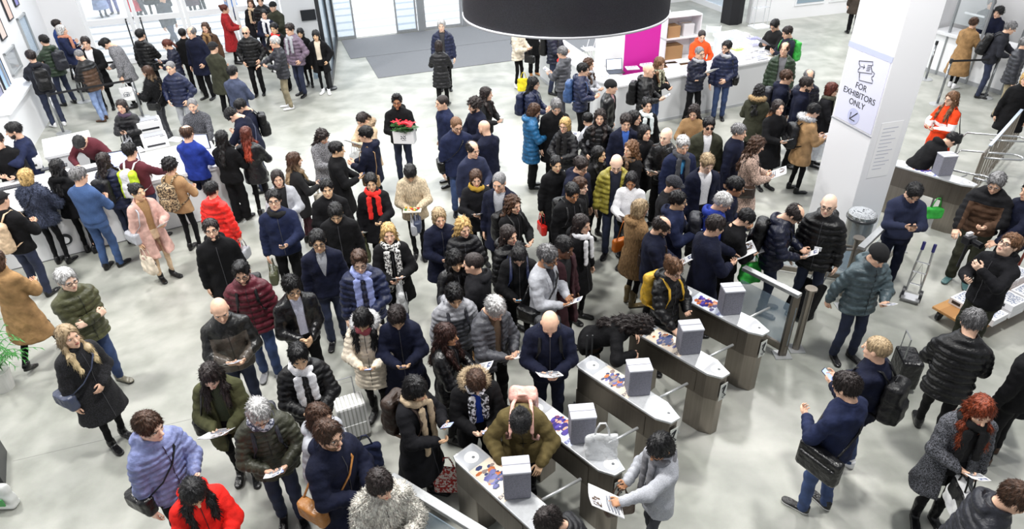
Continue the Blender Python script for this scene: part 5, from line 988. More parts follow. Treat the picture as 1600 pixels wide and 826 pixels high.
suitcase(548, 640, .4, .4, 'b9bab6', 'ribbed silver suitcase beside the man with white scarf', 0, .3, 'stripes', .34, .5)
suitcase(1248, 470, .3, -.9, 'black', 'black trolley suitcase pulled by the man with black beanie', -32, .62)
suitcase(1422, 556, .45, 1.4, 'soft', 'black ribbed suitcase behind the man with short blond hair', 0, .35, 'leather', .36, .42)
def loose_bag(px, py, z, kind, c, lab, nm='carrier_bag', rz=0., m=None):
    p = G(px, py, z); E = empty(nm, (p[0], p[1], z+.25), rz); tag(E, lab, 'bag', 'bags standing between visitors'); V, F = bag_mesh(kind, int(px)); link('bag_body', to_mesh('bag_body', V, F, [m or mat(c, 'cloth')]), E); b = MB(); loop(b, .07, -.16, 0, .01); b.build('handle', m or mat(c), E, smooth=True)
loose_bag(573, 705, .32, 'tote', 'navy', 'dark blue shopping bag behind the man with brown satchel', rz=.3); loose_bag(700, 740, .3, 'tote', 'red', 'red patterned bag left of the nearest turnstile', m=mat('b1261f', 'pattern', c2='e9d9d0')); loose_bag(733, 567, .4, 'hand', 'a98458', 'tan shopping bag between long hair and grey puffer', 'shopping_bag')
loose_bag(940, 690, TH+.18, 'tote', 'film', 'clear crumpled plastic bag resting on a turnstile top', m=mat('eceef0', 'film'))
loose_bag(1460, 330, .35, 'hand', 'greenb', 'bright green bag behind the single turnstile', 'shopping_bag'); 
loose_bag(1592, 625, .5, 'brief', 'soft', 'black travel bag at the right edge', 'travel_bag', 1.2); loose_bag(818, 128, .3, 'tote', 'yellow', 'yellow carrier bag beside white sneakers near the lamp')
# ------------------------------------------------------------------ the crowd
p = person; F_, M_ = 'f', 'm'
# upper left, by the ticket windows
p(86, 31, 1.68, 118, 'HH', 'jkt:blue', 'pant:black', 'short:dark', 'man with dark hair behind white-haired woman at left wall')
p(93, 39, 1.76, 112, 'HF', 'coat:navy:L.7', 'pant:black', 'bob:white', 'white-haired woman in dark coat with peach scarf', F_, sc='peach:1', it=('magazine::l',))
p(66, 55, 1.78, 250, 'HR', 'puf:green:h', 'jean:djean', 'short:black', 'man in dark green puffer facing the left wall', bp='char')
p(45, 79, 1.82, 222, 'RR', 'jkt:char:h', 'jean:djean', 'short:dark', 'man with black backpack and white sneakers at ticket window', bp='black', shoe='white')
p(119, 78, 1.74, 250, 'DH', 'puf:brown:y17171a', 'jean:ljean', 'buzz:grey', 'man in brown padded jacket with black shoulders', shoe='4a3020', hp=25)
p(131, 58, 1.82, 20, 'DH', 'coat:black:oe6e6ea', 'slim:black', 'short:dark', 'smiling man in open black coat and white shirt')
p(157, 63, 1.84, 285, 'HD', 'twd:tweed:L.66', 'slim:black', 'quiff:black', 'man in grey wool coat bowing his head', lean=14, hp=40, it=('tote:white:l',))
p(217, 46, 1.80, 170, 'HD', 'puf:black:h', 'pant:black', 'short:black', 'man in hooded black puffer seen from behind at doors', it=('sling:black:r',))
p(228, 103, 1.68, 265, 'DH', 'fur:soft:L.85:Mfur', 'slim:dgrey', 'long:brown:a58e6e', 'woman in black fuzzy jacket with grey jeans', F_, it=('cross:black:l',), shoe='dgrey')
p(187, 156, 1.66, 5, 'FF', 'puf:soft', 'slim:black', 'bob:dark', 'woman in black puffer with purple fur collar', F_, sc='purple:0', it=('phone::r', 'hand:black:l', 'tote:lgrey:r'))
p(257, 62, 1.68, 285, 'FH', 'puf:dnavy', 'slim:black', 'pony:auburn', 'woman in navy puffer tapping phone near glass doors', F_, hp=20, it=('phone::r',))
p(264, 96, 1.78, 355, 'PP', 'puf:navy', 'jean:lgrey', 'buzz:grey', 'grey-haired man in navy quilted jacket, hands in pockets', M_)
p(297, 42, 1.84, 345, 'DP', 'parka:dnavy:h', 'pant:black', 'balding:grey', 'tall balding man in navy hooded parka')
p(283, 45, 1.64, 200, 'DD', 'jkt:black', 'pant:black', 'short:black', 'dark-haired man hidden behind the tall balding man')
p(319, 35, 1.72, 5, 'DD', 'coat:brown', 'slim:black', 'long:brown', 'long-haired woman with brown fur collar beside flat cap', F_, sc='camel:1')
p(331, 66, 1.76, 160, 'DH', 'coat:dolive', 'pant:black', 'cap:soft', 'man in grey-green coat and black flat cap, from behind')
p(361, 103, 1.78, 165, 'HH', 'jkt:bluegrey:L.8', 'pant:black', 'short:black', 'man in slate blue jacket seen from behind')
p(298, 154, 1.72, 12, 'KK', 'swt:dgrey:Mtweed', 'pant:black', 'buzz:grey', 'grey-bearded man in speckled sweater behind desk', beard='grey')
p(289, 196, 1.80, 172, 'HR', 'blz:royal', 'pant:dnavy', 'balding:brown', 'balding man in royal blue suit at desk')
p(369, 158, 1.70, 292, 'HH', 'jkt:dnavy', 'jean:djean', 'short:black', 'man in navy jacket looking down at desk end', hp=38, bp='black')
p(352, 174, 1.80, 268, 'HR', 'jkt:dnavy', 'jean:djean', 'short:black', 'man with pale strap leaning over desk end', hp=45, lean=18, it=('cross:navy:l',))
p(349, 7, 1.70, 100, 'HH', 'coat:dred:L.42:Mfur', 'slim:black', 'bun:auburn', 'woman in long crimson fur coat', F_)
p(382, 41, 1.78, 5, 'PP', 'puf:black', 'pant:black', 'bald:grey', 'bald man in sunglasses and black puffer, standing alone', g='sun')
p(390, -2, 1.68, 10, 'DH', 'coat:soft:L.6', 'slim:black', 'long:brown', 'long-haired woman in dark coat with pale scarf', F_, sc='beige:1')
p(405, -6, 1.78, 15, 'DD', 'puf:black', 'pant:black', 'short:black', 'man in black puffer cut by the top edge')
p(411, 15, 1.70, 15, 'HH', 'coat:dnavy:L.7', 'slim:black', 'bun:black', 'woman with white scarf and yellow shopping bag', F_, sc='white:2', it=('tote:yellow:l',))
p(425, 3, 1.74, 345, 'HH', 'parka:dolive', 'pant:black', 'beanie:black', 'man in dark green parka and black cap', it=('paper:bfd4ea:r',))
p(427, 36, 1.74, 350, 'HH', 'jkt:black', 'pant:black', 'short:black', 'man in black jacket with bright red lining', sc='red:1', it=('tote:white:l',), skin='a')
p(451, 37, 1.84, 335, 'DP', 'puf:stripe', 'jean:djean', 'short:dark', 'man in mauve striped puffer with light scarf', sc='lgrey:1')
p(428, 57, 1.78, 290, 'RH', 'puf:char:L.8', 'jean:khaki', 'short:white', 'white-haired man in beige trousers pointing left', shoe='white', hy=10)
p(468, 44, 1.54, 0, 'DD', 'coat:black', 'slim:black', 'bobf:black', 'dark-haired woman half hidden beside mauve puffer', F_, skin='a', it=('tote:bfd4ea:l',))
p(492, 47, 1.64, 5, 'DP', 'parka:black:od9cdbb:w.07', 'slim:black', 'bobf:black', 'girl in cream sweater, open black parka, white sneakers', F_, skin='a', shoe='white')
# registration desk, left
p(17, 192, 1.82, 300, 'WW', 'blz:navy:oe6e6ea:l', 'pant:dnavy', 'short:black', 'bearded man in navy suit gesturing behind desk', beard='dark', sc='')
p(-10, 208, 1.78, 20, 'HH', 'blz:black', 'pant:black', 'short:dark', 'man in black suit cut by the left picture edge', it=())
p(36, 264, 1.70, 178, 'HH', 'fur:bluegrey:L.8', 'slim:black', 'bob:blonde', 'blonde woman in grey-blue fur jacket at desk', F_, it=('cross:black:l',))
p(85, 249, 1.70, 178, 'HH', 'coat:black:h:L.75', 'slim:black', 'long:black', 'woman in black coat with long black hair at desk', F_)
p(118, 262, 1.78, 172, 'HR', 'swt:mblue', 'jean:mblue', 'short:grey', 'grey-haired man in blue sweater and jeans', hy=-20)
p(119, 222, 1.76, 5, 'KK', 'swt:maroon', 'pant:black', 'short:black', 'bowing man in maroon sweater behind desk', lean=38, hp=35)
p(158, 239, 1.68, 172, 'HH', 'puf:navy', 'jean:djean', 'long:dark', 'woman in navy puffer with small black backpack', F_, bp='soft')
p(199, 224, 1.76, 172, 'RR', 'swt:maroon', 'jean:djean', 'short:black', 'man in maroon sweater with yellow and black backpack', bp='white:lime', sc='')
p(209, 287, 1.66, 55, 'DH', 'coat:c4a096:o94744f:L.5', 'slim:beige', 'bun:black', 'woman in pink-beige coat carrying a cream tote', F_, skin='a', hp=0, hy=10, it=('tote:cream:r', 'sling:lgrey:r', 'paper::l'))
p(-6, 300, 1.76, 172, 'HR', 'jkt:black', 'jean:djean', 'cap:black', 'person with beige backpack cut by left edge at desk', bp='beige')
p(262, 247, 1.68, 165, 'HH', 'swt:tan:L.8', 'slim:black', 'curly:black', 'curly-haired woman in tan sweater', F_, bp='leopard')
p(327, 285, 1.66, 168, 'DD', 'puf:red:L.55:h:Mnylon', 'slim:black', 'short:black', 'woman in bright red hooded coat, from behind', F_, it=('hand:lgrey:r',))
p(344, 204, 1.72, 172, 'HH', 'jkt:black', 'wide:black', 'long:black', 'woman in black suit with long black hair', F_)
p(382, 198, 1.70, 182, 'HH', 'lth:soft:L.7', 'slim:black', 'long:auburn:a8402a', 'woman with long red hair and black jacket', F_)
p(457, 238, 1.68, 120, 'HH', 'swt:black:L.62', 'slim:3a2228', 'long:brown:a58e6e', 'woman with long ombre hair holding a paper bag', F_, it=('phone::l', 'hand:cream:r'))
p(431, 266, 1.66, 22, 'HH', 'coat:lgrey:o17171a:L.7', 'slim:black', 'bob:dark', 'woman in pale grey coat with pink lanyard', F_, hp=0, it=('phone::l',))
p(425, 297, 1.80, 14, 'DH', 'jkt:navy', 'pant:black', 'short:black', 'man with glasses in navy zip jacket', g='1', hp=-8, sc='black:0', it=('phone:lit:l', 'hand:camo:r'))
p(326, 343, 1.76, 22, 'DD', 'coat:black:h:L.66', 'pant:black', 'short:dark', 'bearded man with glasses in black coat looking up', g='1', beard='dark', hp=-12, it=('paper::l',))
# centre left
p(506, 204, 1.66, 62, 'HH', 'twd:tweed:L.66', 'slim:black', 'wavy:dark', 'woman in grey tweed coat bowing her dark hair', F_, hp=35, it=('hand:lgrey:r',))
p(524, 222, 1.72, 100, 'HH', 'coat:black:L.5', 'pant:black', 'short:black', 'short-haired person in long black coat, from behind', bp='', it=('phone::r',), skin='a')
p(561, 179, 1.66, 325, 'FF', 'parka:beige', 'slim:black', 'pony:dark', 'woman in beige parka with fur hood reading', F_, hood='beige', hp=35, it=('magazine::r', 'tote:film:l'))
p(570, 198, 1.78, 262, 'HH', 'jkt:dnavy:h:L.78', 'pant:black', 'short:black', 'man in dark navy coat with brown shoulder bag', it=('sling:camel:l',))
p(619, 147, 1.78, 2, 'HH', 'jkt:black:h', 'jean:djean', 'quiff:black', 'bearded man carrying a potted poinsettia', beard='black', skin='m', g='1')
p(690, 149, 1.80, 300, 'DD', 'jkt:navy:L.7', 'pant:black', 'buzz:dark', 'man with shaved head in navy jacket behind glasses man', skin='l')
p(759, 136, 1.70, 62, 'HH', 'swt:black:L.8', 'slim:black', 'long:dark', 'woman in black printed sweater holding a cup', F_, hy=20, it=('cup::l',))
p(741, 153, 1.78, 305, 'HH', 'coat:dnavy:L.7', 'pant:black', 'curly:dark', 'curly-haired man in navy coat with striped collar', beard='dark')
p(754, 188, 1.78, 228, 'HH', 'jkt:dnavy', 'jean:djean', 'bald:dark', 'bald bearded man in navy top reading papers', beard='brown', it=('paper::r',), hp=22)
p(713, 184, 1.84, 12, 'DD', 'parka:navy:L.74', 'jean:jean', 'buzz:lbrown', 'bearded man with glasses in navy parka and jeans', g='1', beard='lbrown', hp=16, hy=12, it=('cross:black:r',))
p(738, 221, 1.76, 30, 'DH', 'swt:navy', 'jean:djean', 'balding:dark', 'balding man in navy sweater over white collar', hp=8, hy=10)
p(685, 63, 1.68, 178, 'HF', 'puf:soft:L.62:Mnylon', 'pant:black', 'bob:dark', 'woman in long black puffer striding away', F_, walk=1, it=('hand:maroon:r',))
p(689, 31, 1.80, 2, 'DD', 'puf:navy:o3a3a3e:w.05', 'pant:black', 'short:white', 'white-haired man in navy puffer by the entrance mat', skin='p')
p(508, 281, 1.72, 18, 'HH', 'coat:black:L.7', 'pant:black', 'short:black', 'man in black coat with open mouth', skin='a', hp=0, it=('tote:film:r',))
p(522, 322, 1.76, 8, 'DD', 'jkt:black', 'pant:black', 'short:black', 'man in black jacket walking with lowered head', skin='a', hp=28, walk=1)
p(578, 272, 1.68, 10, 'DH', 'coat:soft:L.6', 'slim:black', 'short:black', 'short-haired woman in dark coat and red scarf', F_, skin='a', sc='red:1', it=('paper::r', 'tote:camo:r'))
p(640, 262, 1.72, 8, 'HH', 'jkt:sherpa:L.76:Mfur', 'slim:black', 'bobf:black', 'young woman in cream sherpa jacket holding food', F_, skin='a', hp=38, it=('hand:lgrey:r', 'hand:bluegrey:l'))
p(685, 326, 1.68, 18, 'HH', 'coat:dnavy:L.6', 'slim:black', 'bob:ash', 'ash-haired woman in dark coat with leaflets', F_, it=('paper::l', 'hand:char:l'))
p(723, 341, 1.68, 12, 'HH', 'puf:soft', 'slim:black', 'wavy:blonde', 'curly blonde woman in black puffer', F_, hy=15, it=('phone::l',))
p(743, 266, 1.66, 8, 'HH', 'jkt:soft:L.7', 'slim:black', 'bob:brown', 'woman with brown bob and yellow neckerchief', F_, sc='a8862c:0', hp=10, it=('paper::r',))
p(605, 349, 1.72, 14, 'HH', 'coat:black:L.58', 'slim:black', 'long:blonde', 'blonde woman in black coat with patterned scarf', F_, sc='e0dfdc/2a2a2c:2', hp=0, it=('paper::l', 'tote:film:l'))
p(494, 361, 1.78, 16, 'DD', 'blz:dnavy:oa9abb2:w.06', 'jean:djean', 'short:black', 'man with glasses, open navy jacket, grey sweater', g='1', skin='a')
# centre column, towards the counter
p(838, 162, 1.70, 100, 'HH', 'puf:teal:L.6:h', 'wide:black', 'bob:brown', 'woman in teal blue padded coat', F_, hp=25, it=('paper::l',))
p(870, 157, 1.80, 8, 'DD', 'coat:black', 'pant:black', 'short:grey', 'grey-haired man in black coat before yellow bags', hp=28)
p(883, 184, 1.68, 330, 'HH', 'puf:soft', 'jean:jean', 'bob:blonde', 'woman with blonde bob and glasses, black scarf', F_, g='1', sc='black:1')
p(938, 171, 1.74, 350, 'PP', 'puf:soft', 'slim:black', 'wavy:dark', 'curly dark-haired woman in shiny black puffer', F_)
p(916, 177, 1.60, 215, 'HH', 'jkt:lgrey:h', 'slim:black', 'short:black', 'person in light grey hooded jacket, head bowed', F_, hp=30, it=('paper::r',))
p(979, 179, 1.78, 358, 'DD', 'blz:dnavy:o3a62b4:l', 'pant:dnavy', 'short:dark', 'man in navy blazer and bright blue shirt', hp=12)
p(987, 220, 1.70, 300, 'HH', 'coat:black', 'slim:black', 'wavy:lbrown', 'woman with wavy light brown hair and leopard scarf', F_, sc='6b4f37/2c211a:1')
p(936, 229, 1.64, 40, 'DD', 'jkt:black', 'slim:black', 'long:black', 'long-haired woman beside the yellow puffer', F_, skin='a', hy=15)
p(869, 244, 1.66, 14, 'DD', 'coat:black:L.45', 'slim:black', 'pony:black', 'woman in long black coat with red bag', F_, skin='a', it=('hand:red:r',))
p(910, 247, 1.78, 42, 'DD', 'jkt:dnavy:h', 'pant:black', 'short:dark', 'man with glasses in dark hooded jacket, centre', g='1', hp=20)
p(964, 245, 1.80, 352, 'DD', 'puf:mustard:o161a2c:w.07', 'jean:djean', 'bald:dark', 'bald man in open mustard yellow puffer', skin='p', hp=28)
p(987, 271, 1.66, 345, 'HH', 'swt:white', 'slim:black', 'long:black', 'woman in white sweater holding a big paper', F_, skin='m', hp=20, it=('magazine::l', 'hand:black:r'))
p(907, 278, 1.62, 55, 'DD', 'jkt:black', 'pant:black', 'short:brown', 'boy with brown hair between two dark jackets', skin='p')
p(896, 289, 1.74, 24, 'DD', 'jkt:black', 'pant:black', 'short:black', 'young man in black jacket with neat side parting', skin='m', bp='black', hp=20)
p(909, 336, 1.70, 52, 'DD', 'coat:black:h', 'slim:black', 'long:dark', 'woman in black coat with thick white scarf', F_, sc='white:1')
p(779, 271, 1.82, 342, 'DD', 'coat:dnavy:oa9abb2', 'pant:black', 'buzz:grey', 'heavy man in open dark coat and grey sweater', hp=12)
p(801, 306, 1.68, 45, 'HH', 'coat:black', 'slim:black', 'wavy:brown', 'woman with brown curls in black coat', F_, bp='black')
p(794, 353, 1.68, 48, 'DH', 'puf:black:h', 'slim:black', 'long:dark', 'woman in black hooded puffer looking right', F_, hp=5)
p(1001, 312, 1.72, 112, 'HH', 'coat:camel:h:L.6:Mfur', 'slim:black', 'bob:ash', 'woman in sand sherpa coat with orange bag', F_, shoe='boot:6b5b3a', it=('sling:b9651f:l',))
p(884, 372, 1.76, 48, 'DD', 'coat:3a2328:o17171a:L.5', 'pant:black', 'short:black', 'dark-skinned man in long maroon-black coat', skin='d', hp=14)
p(858, 386, 1.82, 55, 'HH', 'blz:lgrey:o2c2c34:l', 'pant:black', 'short:grey', 'man with glasses in light grey blazer', g='1', beard='grey', skin='m', hp=16, it=('paper::r', 'cross:black:r'))
# right of centre
p(1011, 153, 1.70, 12, 'DD', 'coat:black', 'slim:black', 'bun:black', 'smiling dark-haired woman with pale scarf', F_, sc='dfe9ea:1', hp=0)
p(992, 173, 1.68, 60, 'DD', 'coat:black', 'slim:black', 'bob:black', 'dark-haired woman half hidden beside pale scarf', F_)
p(1007, 195, 1.70, 32, 'HH', 'coat:black', 'slim:black', 'bob:black', 'laughing woman in black with white leaflet', F_, hp=0, it=('paper::l',))
p(1042, 200, 1.80, 318, 'HH', 'lth:black', 'pant:black', 'bald:dark', 'bald man in black leather jacket with turtleneck', it=('paper::l',), skin='p')
p(1069, 214, 1.82, 8, 'DD', 'blz:navy:o4fa0d8:l', 'pant:dnavy', 'short:white', 'grey-haired man in blue blazer and grey scarf', sc='dgrey:1', hp=14)
p(1085, 165, 1.70, 335, 'HH', 'swt:camel:L.8', 'slim:black', 'wavy:dark', 'long-haired woman in tan jacket, head tilted', F_, hp=22)
p(1109, 184, 1.78, 356, 'DD', 'parka:dolive:oe6e6ea', 'pant:black', 'short:black', 'man with sunglasses in olive jacket', g='sun')
p(1108, 243, 1.82, 12, 'DD', 'coat:dnavy:oe6e6ea:w.07', 'pant:black', 'short:ash', 'man in open dark coat and white shirt', hp=20, skin='p')
p(1156, 194, 1.74, 55, 'DD', 'coat:dnavy:L.5', 'pant:black', 'short:grey', 'grey-haired man in long navy coat facing right')
p(1188, 214, 1.76, 82, 'HH', 'twd:a58d80:L.5', 'slim:black', 'wavy:brown', 'curly-haired woman in checked brown wool coat', F_, hp=22, it=('magazine::r', 'sling:dbrown:r'))
p(1217, 156, 1.72, 18, 'HH', 'coat:black:L.48', 'slim:black', 'long:dark:c07a3a', 'woman in long black coat with orange ombre hair', F_, hp=0, it=('paper::r',))
p(1188, 132, 1.68, 150, 'HH', 'parka:dolive', 'slim:black', 'wavy:black', 'woman in olive parka with tan fur hood', F_, hood='c2a57c', it=('paper::r',))
p(1057, 277, 1.74, 62, 'DD', 'coat:soft', 'pant:black', 'cap:char', 'man in charcoal flat cap', hp=20)
p(1060, 300, 1.74, 70, 'FF', 'parka:navy:h', 'pant:black', 'short:black', 'man in blue hooded parka holding up phone', g='1', skin='a', it=('phone:lit:r',))
p(1040, 340, 1.78, 78, 'HH', 'jkt:dnavy', 'pant:black', 'balding:dark', 'balding bearded man with glasses, navy jacket, strap', g='1', beard='dark', hp=24, it=('paper::r', 'cross:brown:l'))
p(1136, 303, 1.78, 76, 'HH', 'jkt:royal:h', 'jean:djean', 'short:white', 'grey-haired man in bright blue jacket', hp=26, bp='char')
p(1153, 278, 1.80, 72, 'HH', 'jkt:dnavy', 'pant:black', 'short:black', 'young man in navy jacket leaning towards the desk papers', skin='m', lean=8)
p(1123, 338, 1.84, 100, 'HR', 'coat:dnavy:L.5', 'pant:black', 'short:dark', 'man in long navy coat passing a turnstile', hp=20, it=('magazine::l',))
p(1175, 330, 1.70, 95, 'HH', 'jkt:black:Lx'.replace(':Lx', ':L.8'), 'pant:black', 'short:black', 'person in black tracksuit with red and white stripe', hp=35, lean=8, it=('tote:greenb:r', 'paper::r'))
p(1254, 325, 1.80, 62, 'HH', 'puf:dnavy:h', 'jean:djean', 'balding:dark', 'balding man with glasses in navy puffer, head bowed', g='1', hp=38, lean=6, bp='black', it=('paper::r',))
p(1299, 304, 1.86, 325, 'DD', 'puf:black:h:L.74', 'jean:djean', 'bald:dark', 'bald man with glasses in glossy black puffer', g='1', skin='p', hp=2, it=('paper::r',))
# counter and display table
p(1098, 48, 1.70, 358, 'FP', 'swt:orange:h', 'pant:black', 'buzz:dark', 'person in bright orange hoodie behind counter', hp=22)
p(1094, 73, 1.74, 25, 'XX', 'puf:dnavy', 'pant:black', 'buzz:grey', 'grey-haired man with crossed arms at the counter', g='1', sc='lgrey:0', it=('magazine::r',))
p(1137, 64, 1.80, 345, 'DC', 'puf:navy', 'jean:jean', 'short:black', 'man in navy jacket and blue jeans, bearded', g='1', beard='dark', hy=-30, sc='lgrey:0', it=('sling:black:l',))
p(1210, 32, 1.78, 305, 'FF', 'swt:black', 'pant:black', 'short:black', 'black-haired man in black reading a newspaper', g='1', hp=30, it=('magazine:9a9ba2:r',))
p(1230, 42, 1.76, 280, 'FF', 'swt:dnavy', 'pant:black', 'short:dark', 'man with green backpack at the display table', bp='greenb', hp=22)
p(1228, 66, 1.84, 340, 'DD', 'puf:green:o77777c:w.06', 'jean:dgrey', 'balding:brown', 'balding man in open dark green puffer', hp=2, hy=-12)
p(1231, 110, 1.80, 62, 'DD', 'coat:dnavy:h', 'pant:black', 'short:brown', 'man in dark hooded coat with longish brown hair', bp='char', hp=8)
p(1266, 109, 1.74, 350, 'DD', 'puf:dnavy', 'pant:black', 'balding:grey', 'balding grey man behind a bearded man', g='1')
p(1262, 121, 1.80, 62, 'DD', 'coat:dnavy:h', 'pant:black', 'short:dark', 'bearded man with glasses in hooded navy coat', g='1', beard='dark')
p(1302, 129, 1.70, 60, 'HH', 'coat:soft', 'slim:black', 'bob:auburn', 'woman with glasses, auburn hair and green-grey scarf', F_, g='1', sc='5d5f52:1', it=('tote:cream:r',))
p(1276, 163, 1.70, 92, 'HH', 'parka:tan', 'slim:black', 'short:black', 'person in tan parka with white fur hood', hood='white', bp='black', hp=20, it=('tote:film:l', 'paper::r'))
p(810, 34, 1.70, 60, 'HH', 'puf:cream', 'slim:black', 'long:brown', 'person in cream jacket hidden by the drum lamp', F_, shoe='white', it=('hand:black:r',))
p(834, 14, 1.76, 20, 'DD', 'coat:black', 'pant:black', 'short:dark', 'person in black with tan shoes behind the drum lamp', shoe='b07a48')
p(868, 32, 1.84, 62, 'HH', 'puf:dnavy', 'jean:djean', 'short:black', 'man in navy puffer and jeans under the drum lamp', bp='black')
p(879, 73, 1.74, 238, 'HH', 'puf:dgrey:h', 'pant:dgrey', 'short:grey', 'grey-haired person in grey puffer with red scarf', sc='red:0', it=('paper::r',), hy=0)
p(920, 91, 1.68, 62, 'HH', 'puf:lgrey', 'slim:black', 'wavy:brown', 'wavy-haired woman in light grey puffer', F_, sc='lgrey:0')
p(911, 99, 1.76, 75, 'HH', 'puf:navy:h', 'pant:black', 'short:black', 'man in navy puffer with blue backpack', bp='mblue')
p(833, 120, 1.70, 72, 'HH', 'puf:navy', 'slim:black', 'longf:black', 'woman with long black hair and navy puffer', F_, g='1', bp='navy')
p(955, 125, 1.74, 70, 'DD', 'lth:black:ob98d92:w.05', 'slim:black', 'beanie:black', 'person in black knit hat and pink checked shirt')
p(1014, 100, 1.80, 70, 'HH', 'puf:black:h', 'pant:black', 'bald:dark', 'bald man in black puffer with black backpack', bp='black', it=('paper::r',))
p(1033, 90, 1.72, 45, 'XH', 'jkt:black', 'jean:jean', 'long:lbrown', 'woman with long light brown hair and patterned shawl', F_, sc='6a6a55/c4c0a8:1', hp=20)
# kiosk, upper right
p(1484, 6, 1.74, 330, 'HH', 'swt:dgrey', 'pant:navy', 'short:grey', 'grey-haired man in striped vest behind kiosk glass', at=(12.9, 18.7))
p(1524, 27, 1.72, 120, 'HH', 'coat:camel:L.36', 'slim:black', 'bun:brown', 'woman in long camel coat at the kiosk', F_, shoe='white')
p(1563, 11, 1.72, 300, 'KK', 'jkt:dnavy', 'pant:black', 'curly:black', 'curly-haired person in navy behind the kiosk counter', F_)
p(1584, 34, 1.82, 62, 'HR', 'jkt:char', 'jean:djean', 'short:grey', 'grinning man with black backpack leaning on kiosk', lean=12, bp='black')
p(1606, 58, 1.78, 62, 'DD', 'puf:char', 'pant:khaki', 'short:grey', 'man in dark puffer and beige trousers, right edge')
p(1491, 143, 1.70, 285, 'HH', 'parka:hi:se8e8ea', 'slim:black', 'long:lbrown', 'woman in orange hi-vis jacket with silver bands', F_, it=('sling:black:l',), g='1')
p(1608, 112, 1.72, 320, 'DD', 'coat:black', 'slim:black', 'bob:blonde', 'blonde person in black at the right edge', F_)
p(1497, 212, 1.68, 95, 'DD', 'jkt:black:h', 'pant:black', 'short:black', 'person in black bending over the single turnstile', lean=42, hp=20, bp='')
p(1352, -44, 1.82, 170, 'DD', 'coat:3f3731:L.6', 'pant:black', 'short:dark', 'man in dark brown coat left of the pillar top')
# right side
p(1434, 292, 1.78, 350, 'FF', 'swt:navy', 'pant:dnavy', 'short:black', 'man in navy sweater texting', hp=36, it=('phone::r',))
p(1561, 273, 1.84, 318, 'KH', 'vest:brown:y17171a:Mcloth', 'cargo:dolive', 'short:grey', 'grey-haired man in brown vest and cargo trousers', g='1', hp=25, shoe='4e6f70')
p(1590, 367, 1.80, 285, 'FU', 'jkt:soft:h', 'cargo:dolive', 'short:lbrown', 'photographer with glasses filming over his shoulder', g='1', hp=-22, skin='p')
p(1618, 284, 1.78, 270, 'KK', 'jkt:dnavy', 'pant:black', 'short:black', 'person in navy pushing the platform trolley')
p(1380, 388, 1.78, 8, 'VH', 'puf:teal2:h', 'jean:djean', 'beanie:black', 'man in black beanie and grey-green puffer', hp=28, it=('paper::l',))
p(1526, 484, 1.82, 148, 'HH', 'puf:black', 'slim:black', 'short:grey', 'man in black ribbed puffer, back turned, walking', hp=26, walk=-1, lean=6)
p(1377, 528, 1.80, 222, 'HH', 'jkt:dnavy', 'jean:jean', 'buzz:ash', 'man with short blond hair and black backpack', bp='black', it=('phone:lit:l',), shoe='white')
p(1324, 584, 1.80, 212, 'DH', 'jkt:navy', 'jean:jean', 'short:dark', 'man in navy jacket with patch and white-soled shoes', it=('cross:black:l:big',), sole='e8e8e8', hp=20)
p(1543, 628, 1.74, 350, 'HD', 'twd:dgrey:o17171a:L.52:w.08', 'slim:black', 'long:red', 'red-haired woman in long speckled grey coat', F_, shoe='boot:black', sc='black:1', hp=22, it=('paper::r', 'tote:white:r', 'hand:black:r'))
p(1606, 764, 1.76, 62, 'HH', 'puf:char:h', 'pant:black', 'short:brown', 'person in dark padded jacket at bottom right corner', lean=10, hp=15, it=('tote:film:r',))
p(1640, 515, 1.76, 200, 'DD', 'jkt:black', 'pant:black', 'short:dark', 'person in black almost outside the right edge', shoe='4a3020')
# left foreground
p(97, 421, 1.80, 58, 'XX', 'puf:olive', 'jean:jean', 'short:white', 'white-haired man with crossed arms in olive puffer', g='1', skin='p', shoe='6f6b5c', walk=0, hp=6)
p(97, 509, 1.72, 62, 'DC', 'coat:soft:L.5:Mtweed', 'slim:black', 'long:ash:d3bd92', 'blonde woman in black wool coat', F_, hp=-4, it=('cross:bluegrey:r',))
p(-14, 392, 1.74, 178, 'HH', 'coat:camel:L.45', 'slim:black', 'bob:brown', 'person in brown coat walking out at left edge', F_, walk=1)
p(226, 649, 1.80, 62, 'DH', 'puf:lav:h', 'pant:black', 'short:brown', 'man in lavender blue puffer with phone', hp=10, hy=10, skin='p', it=('phone::l', 'cross:black:r'))
p(323, 577, 1.70, 12, 'HH', 'parka:olive:o3c4430', 'slim:black', 'long:dark', 'woman in olive parka looking down at papers', F_, hp=30, skin='p', it=('magazine::r', 'sling:black:r'))
p(401, 635, 1.76, 24, 'HH', 'puf:dolive:h', 'jean:djean', 'short:white', 'grey-haired man in dark olive puffer with glasses', g='1', sc='3a3f55/c9ccd8:0', hp=30, bp='char', it=('paper::r', 'phone:lit:l'))
p(300, 763, 1.66, 35, 'HH', 'parka:red:h', 'slim:black', 'long:black', 'woman in red jacket at the bottom edge', F_, hp=38, it=('paper::l',), skin='a')
p(507, 660, 1.82, 58, 'HH', 'parka:dnavy:h', 'pant:dnavy', 'quiff:brown', 'man with round glasses in navy parka', g='1', beard='lbrown', hp=2, it=('phone:lit:r', 'cross:a9723a:r'))
p(495, 634, 1.70, 62, 'DD', 'coat:lgrey:h', 'slim:black', 'long:brown', 'woman with glasses behind the navy parka', F_, g='1', hp=5)
p(593, 741, 1.68, 28, 'HH', 'fur:f0e6dc:L.7', 'slim:black', 'bobf:dark', 'woman in fluffy cream fur coat', F_, hp=14, hy=15, it=('paper::l',))
p(339, 470, 1.78, 25, 'HH', 'lth:4e4740:y191919:L.82', 'jean:djean', 'bald:dark', 'bald man in black and brown leather jacket', hp=18, it=('paper::r',), skin='l')
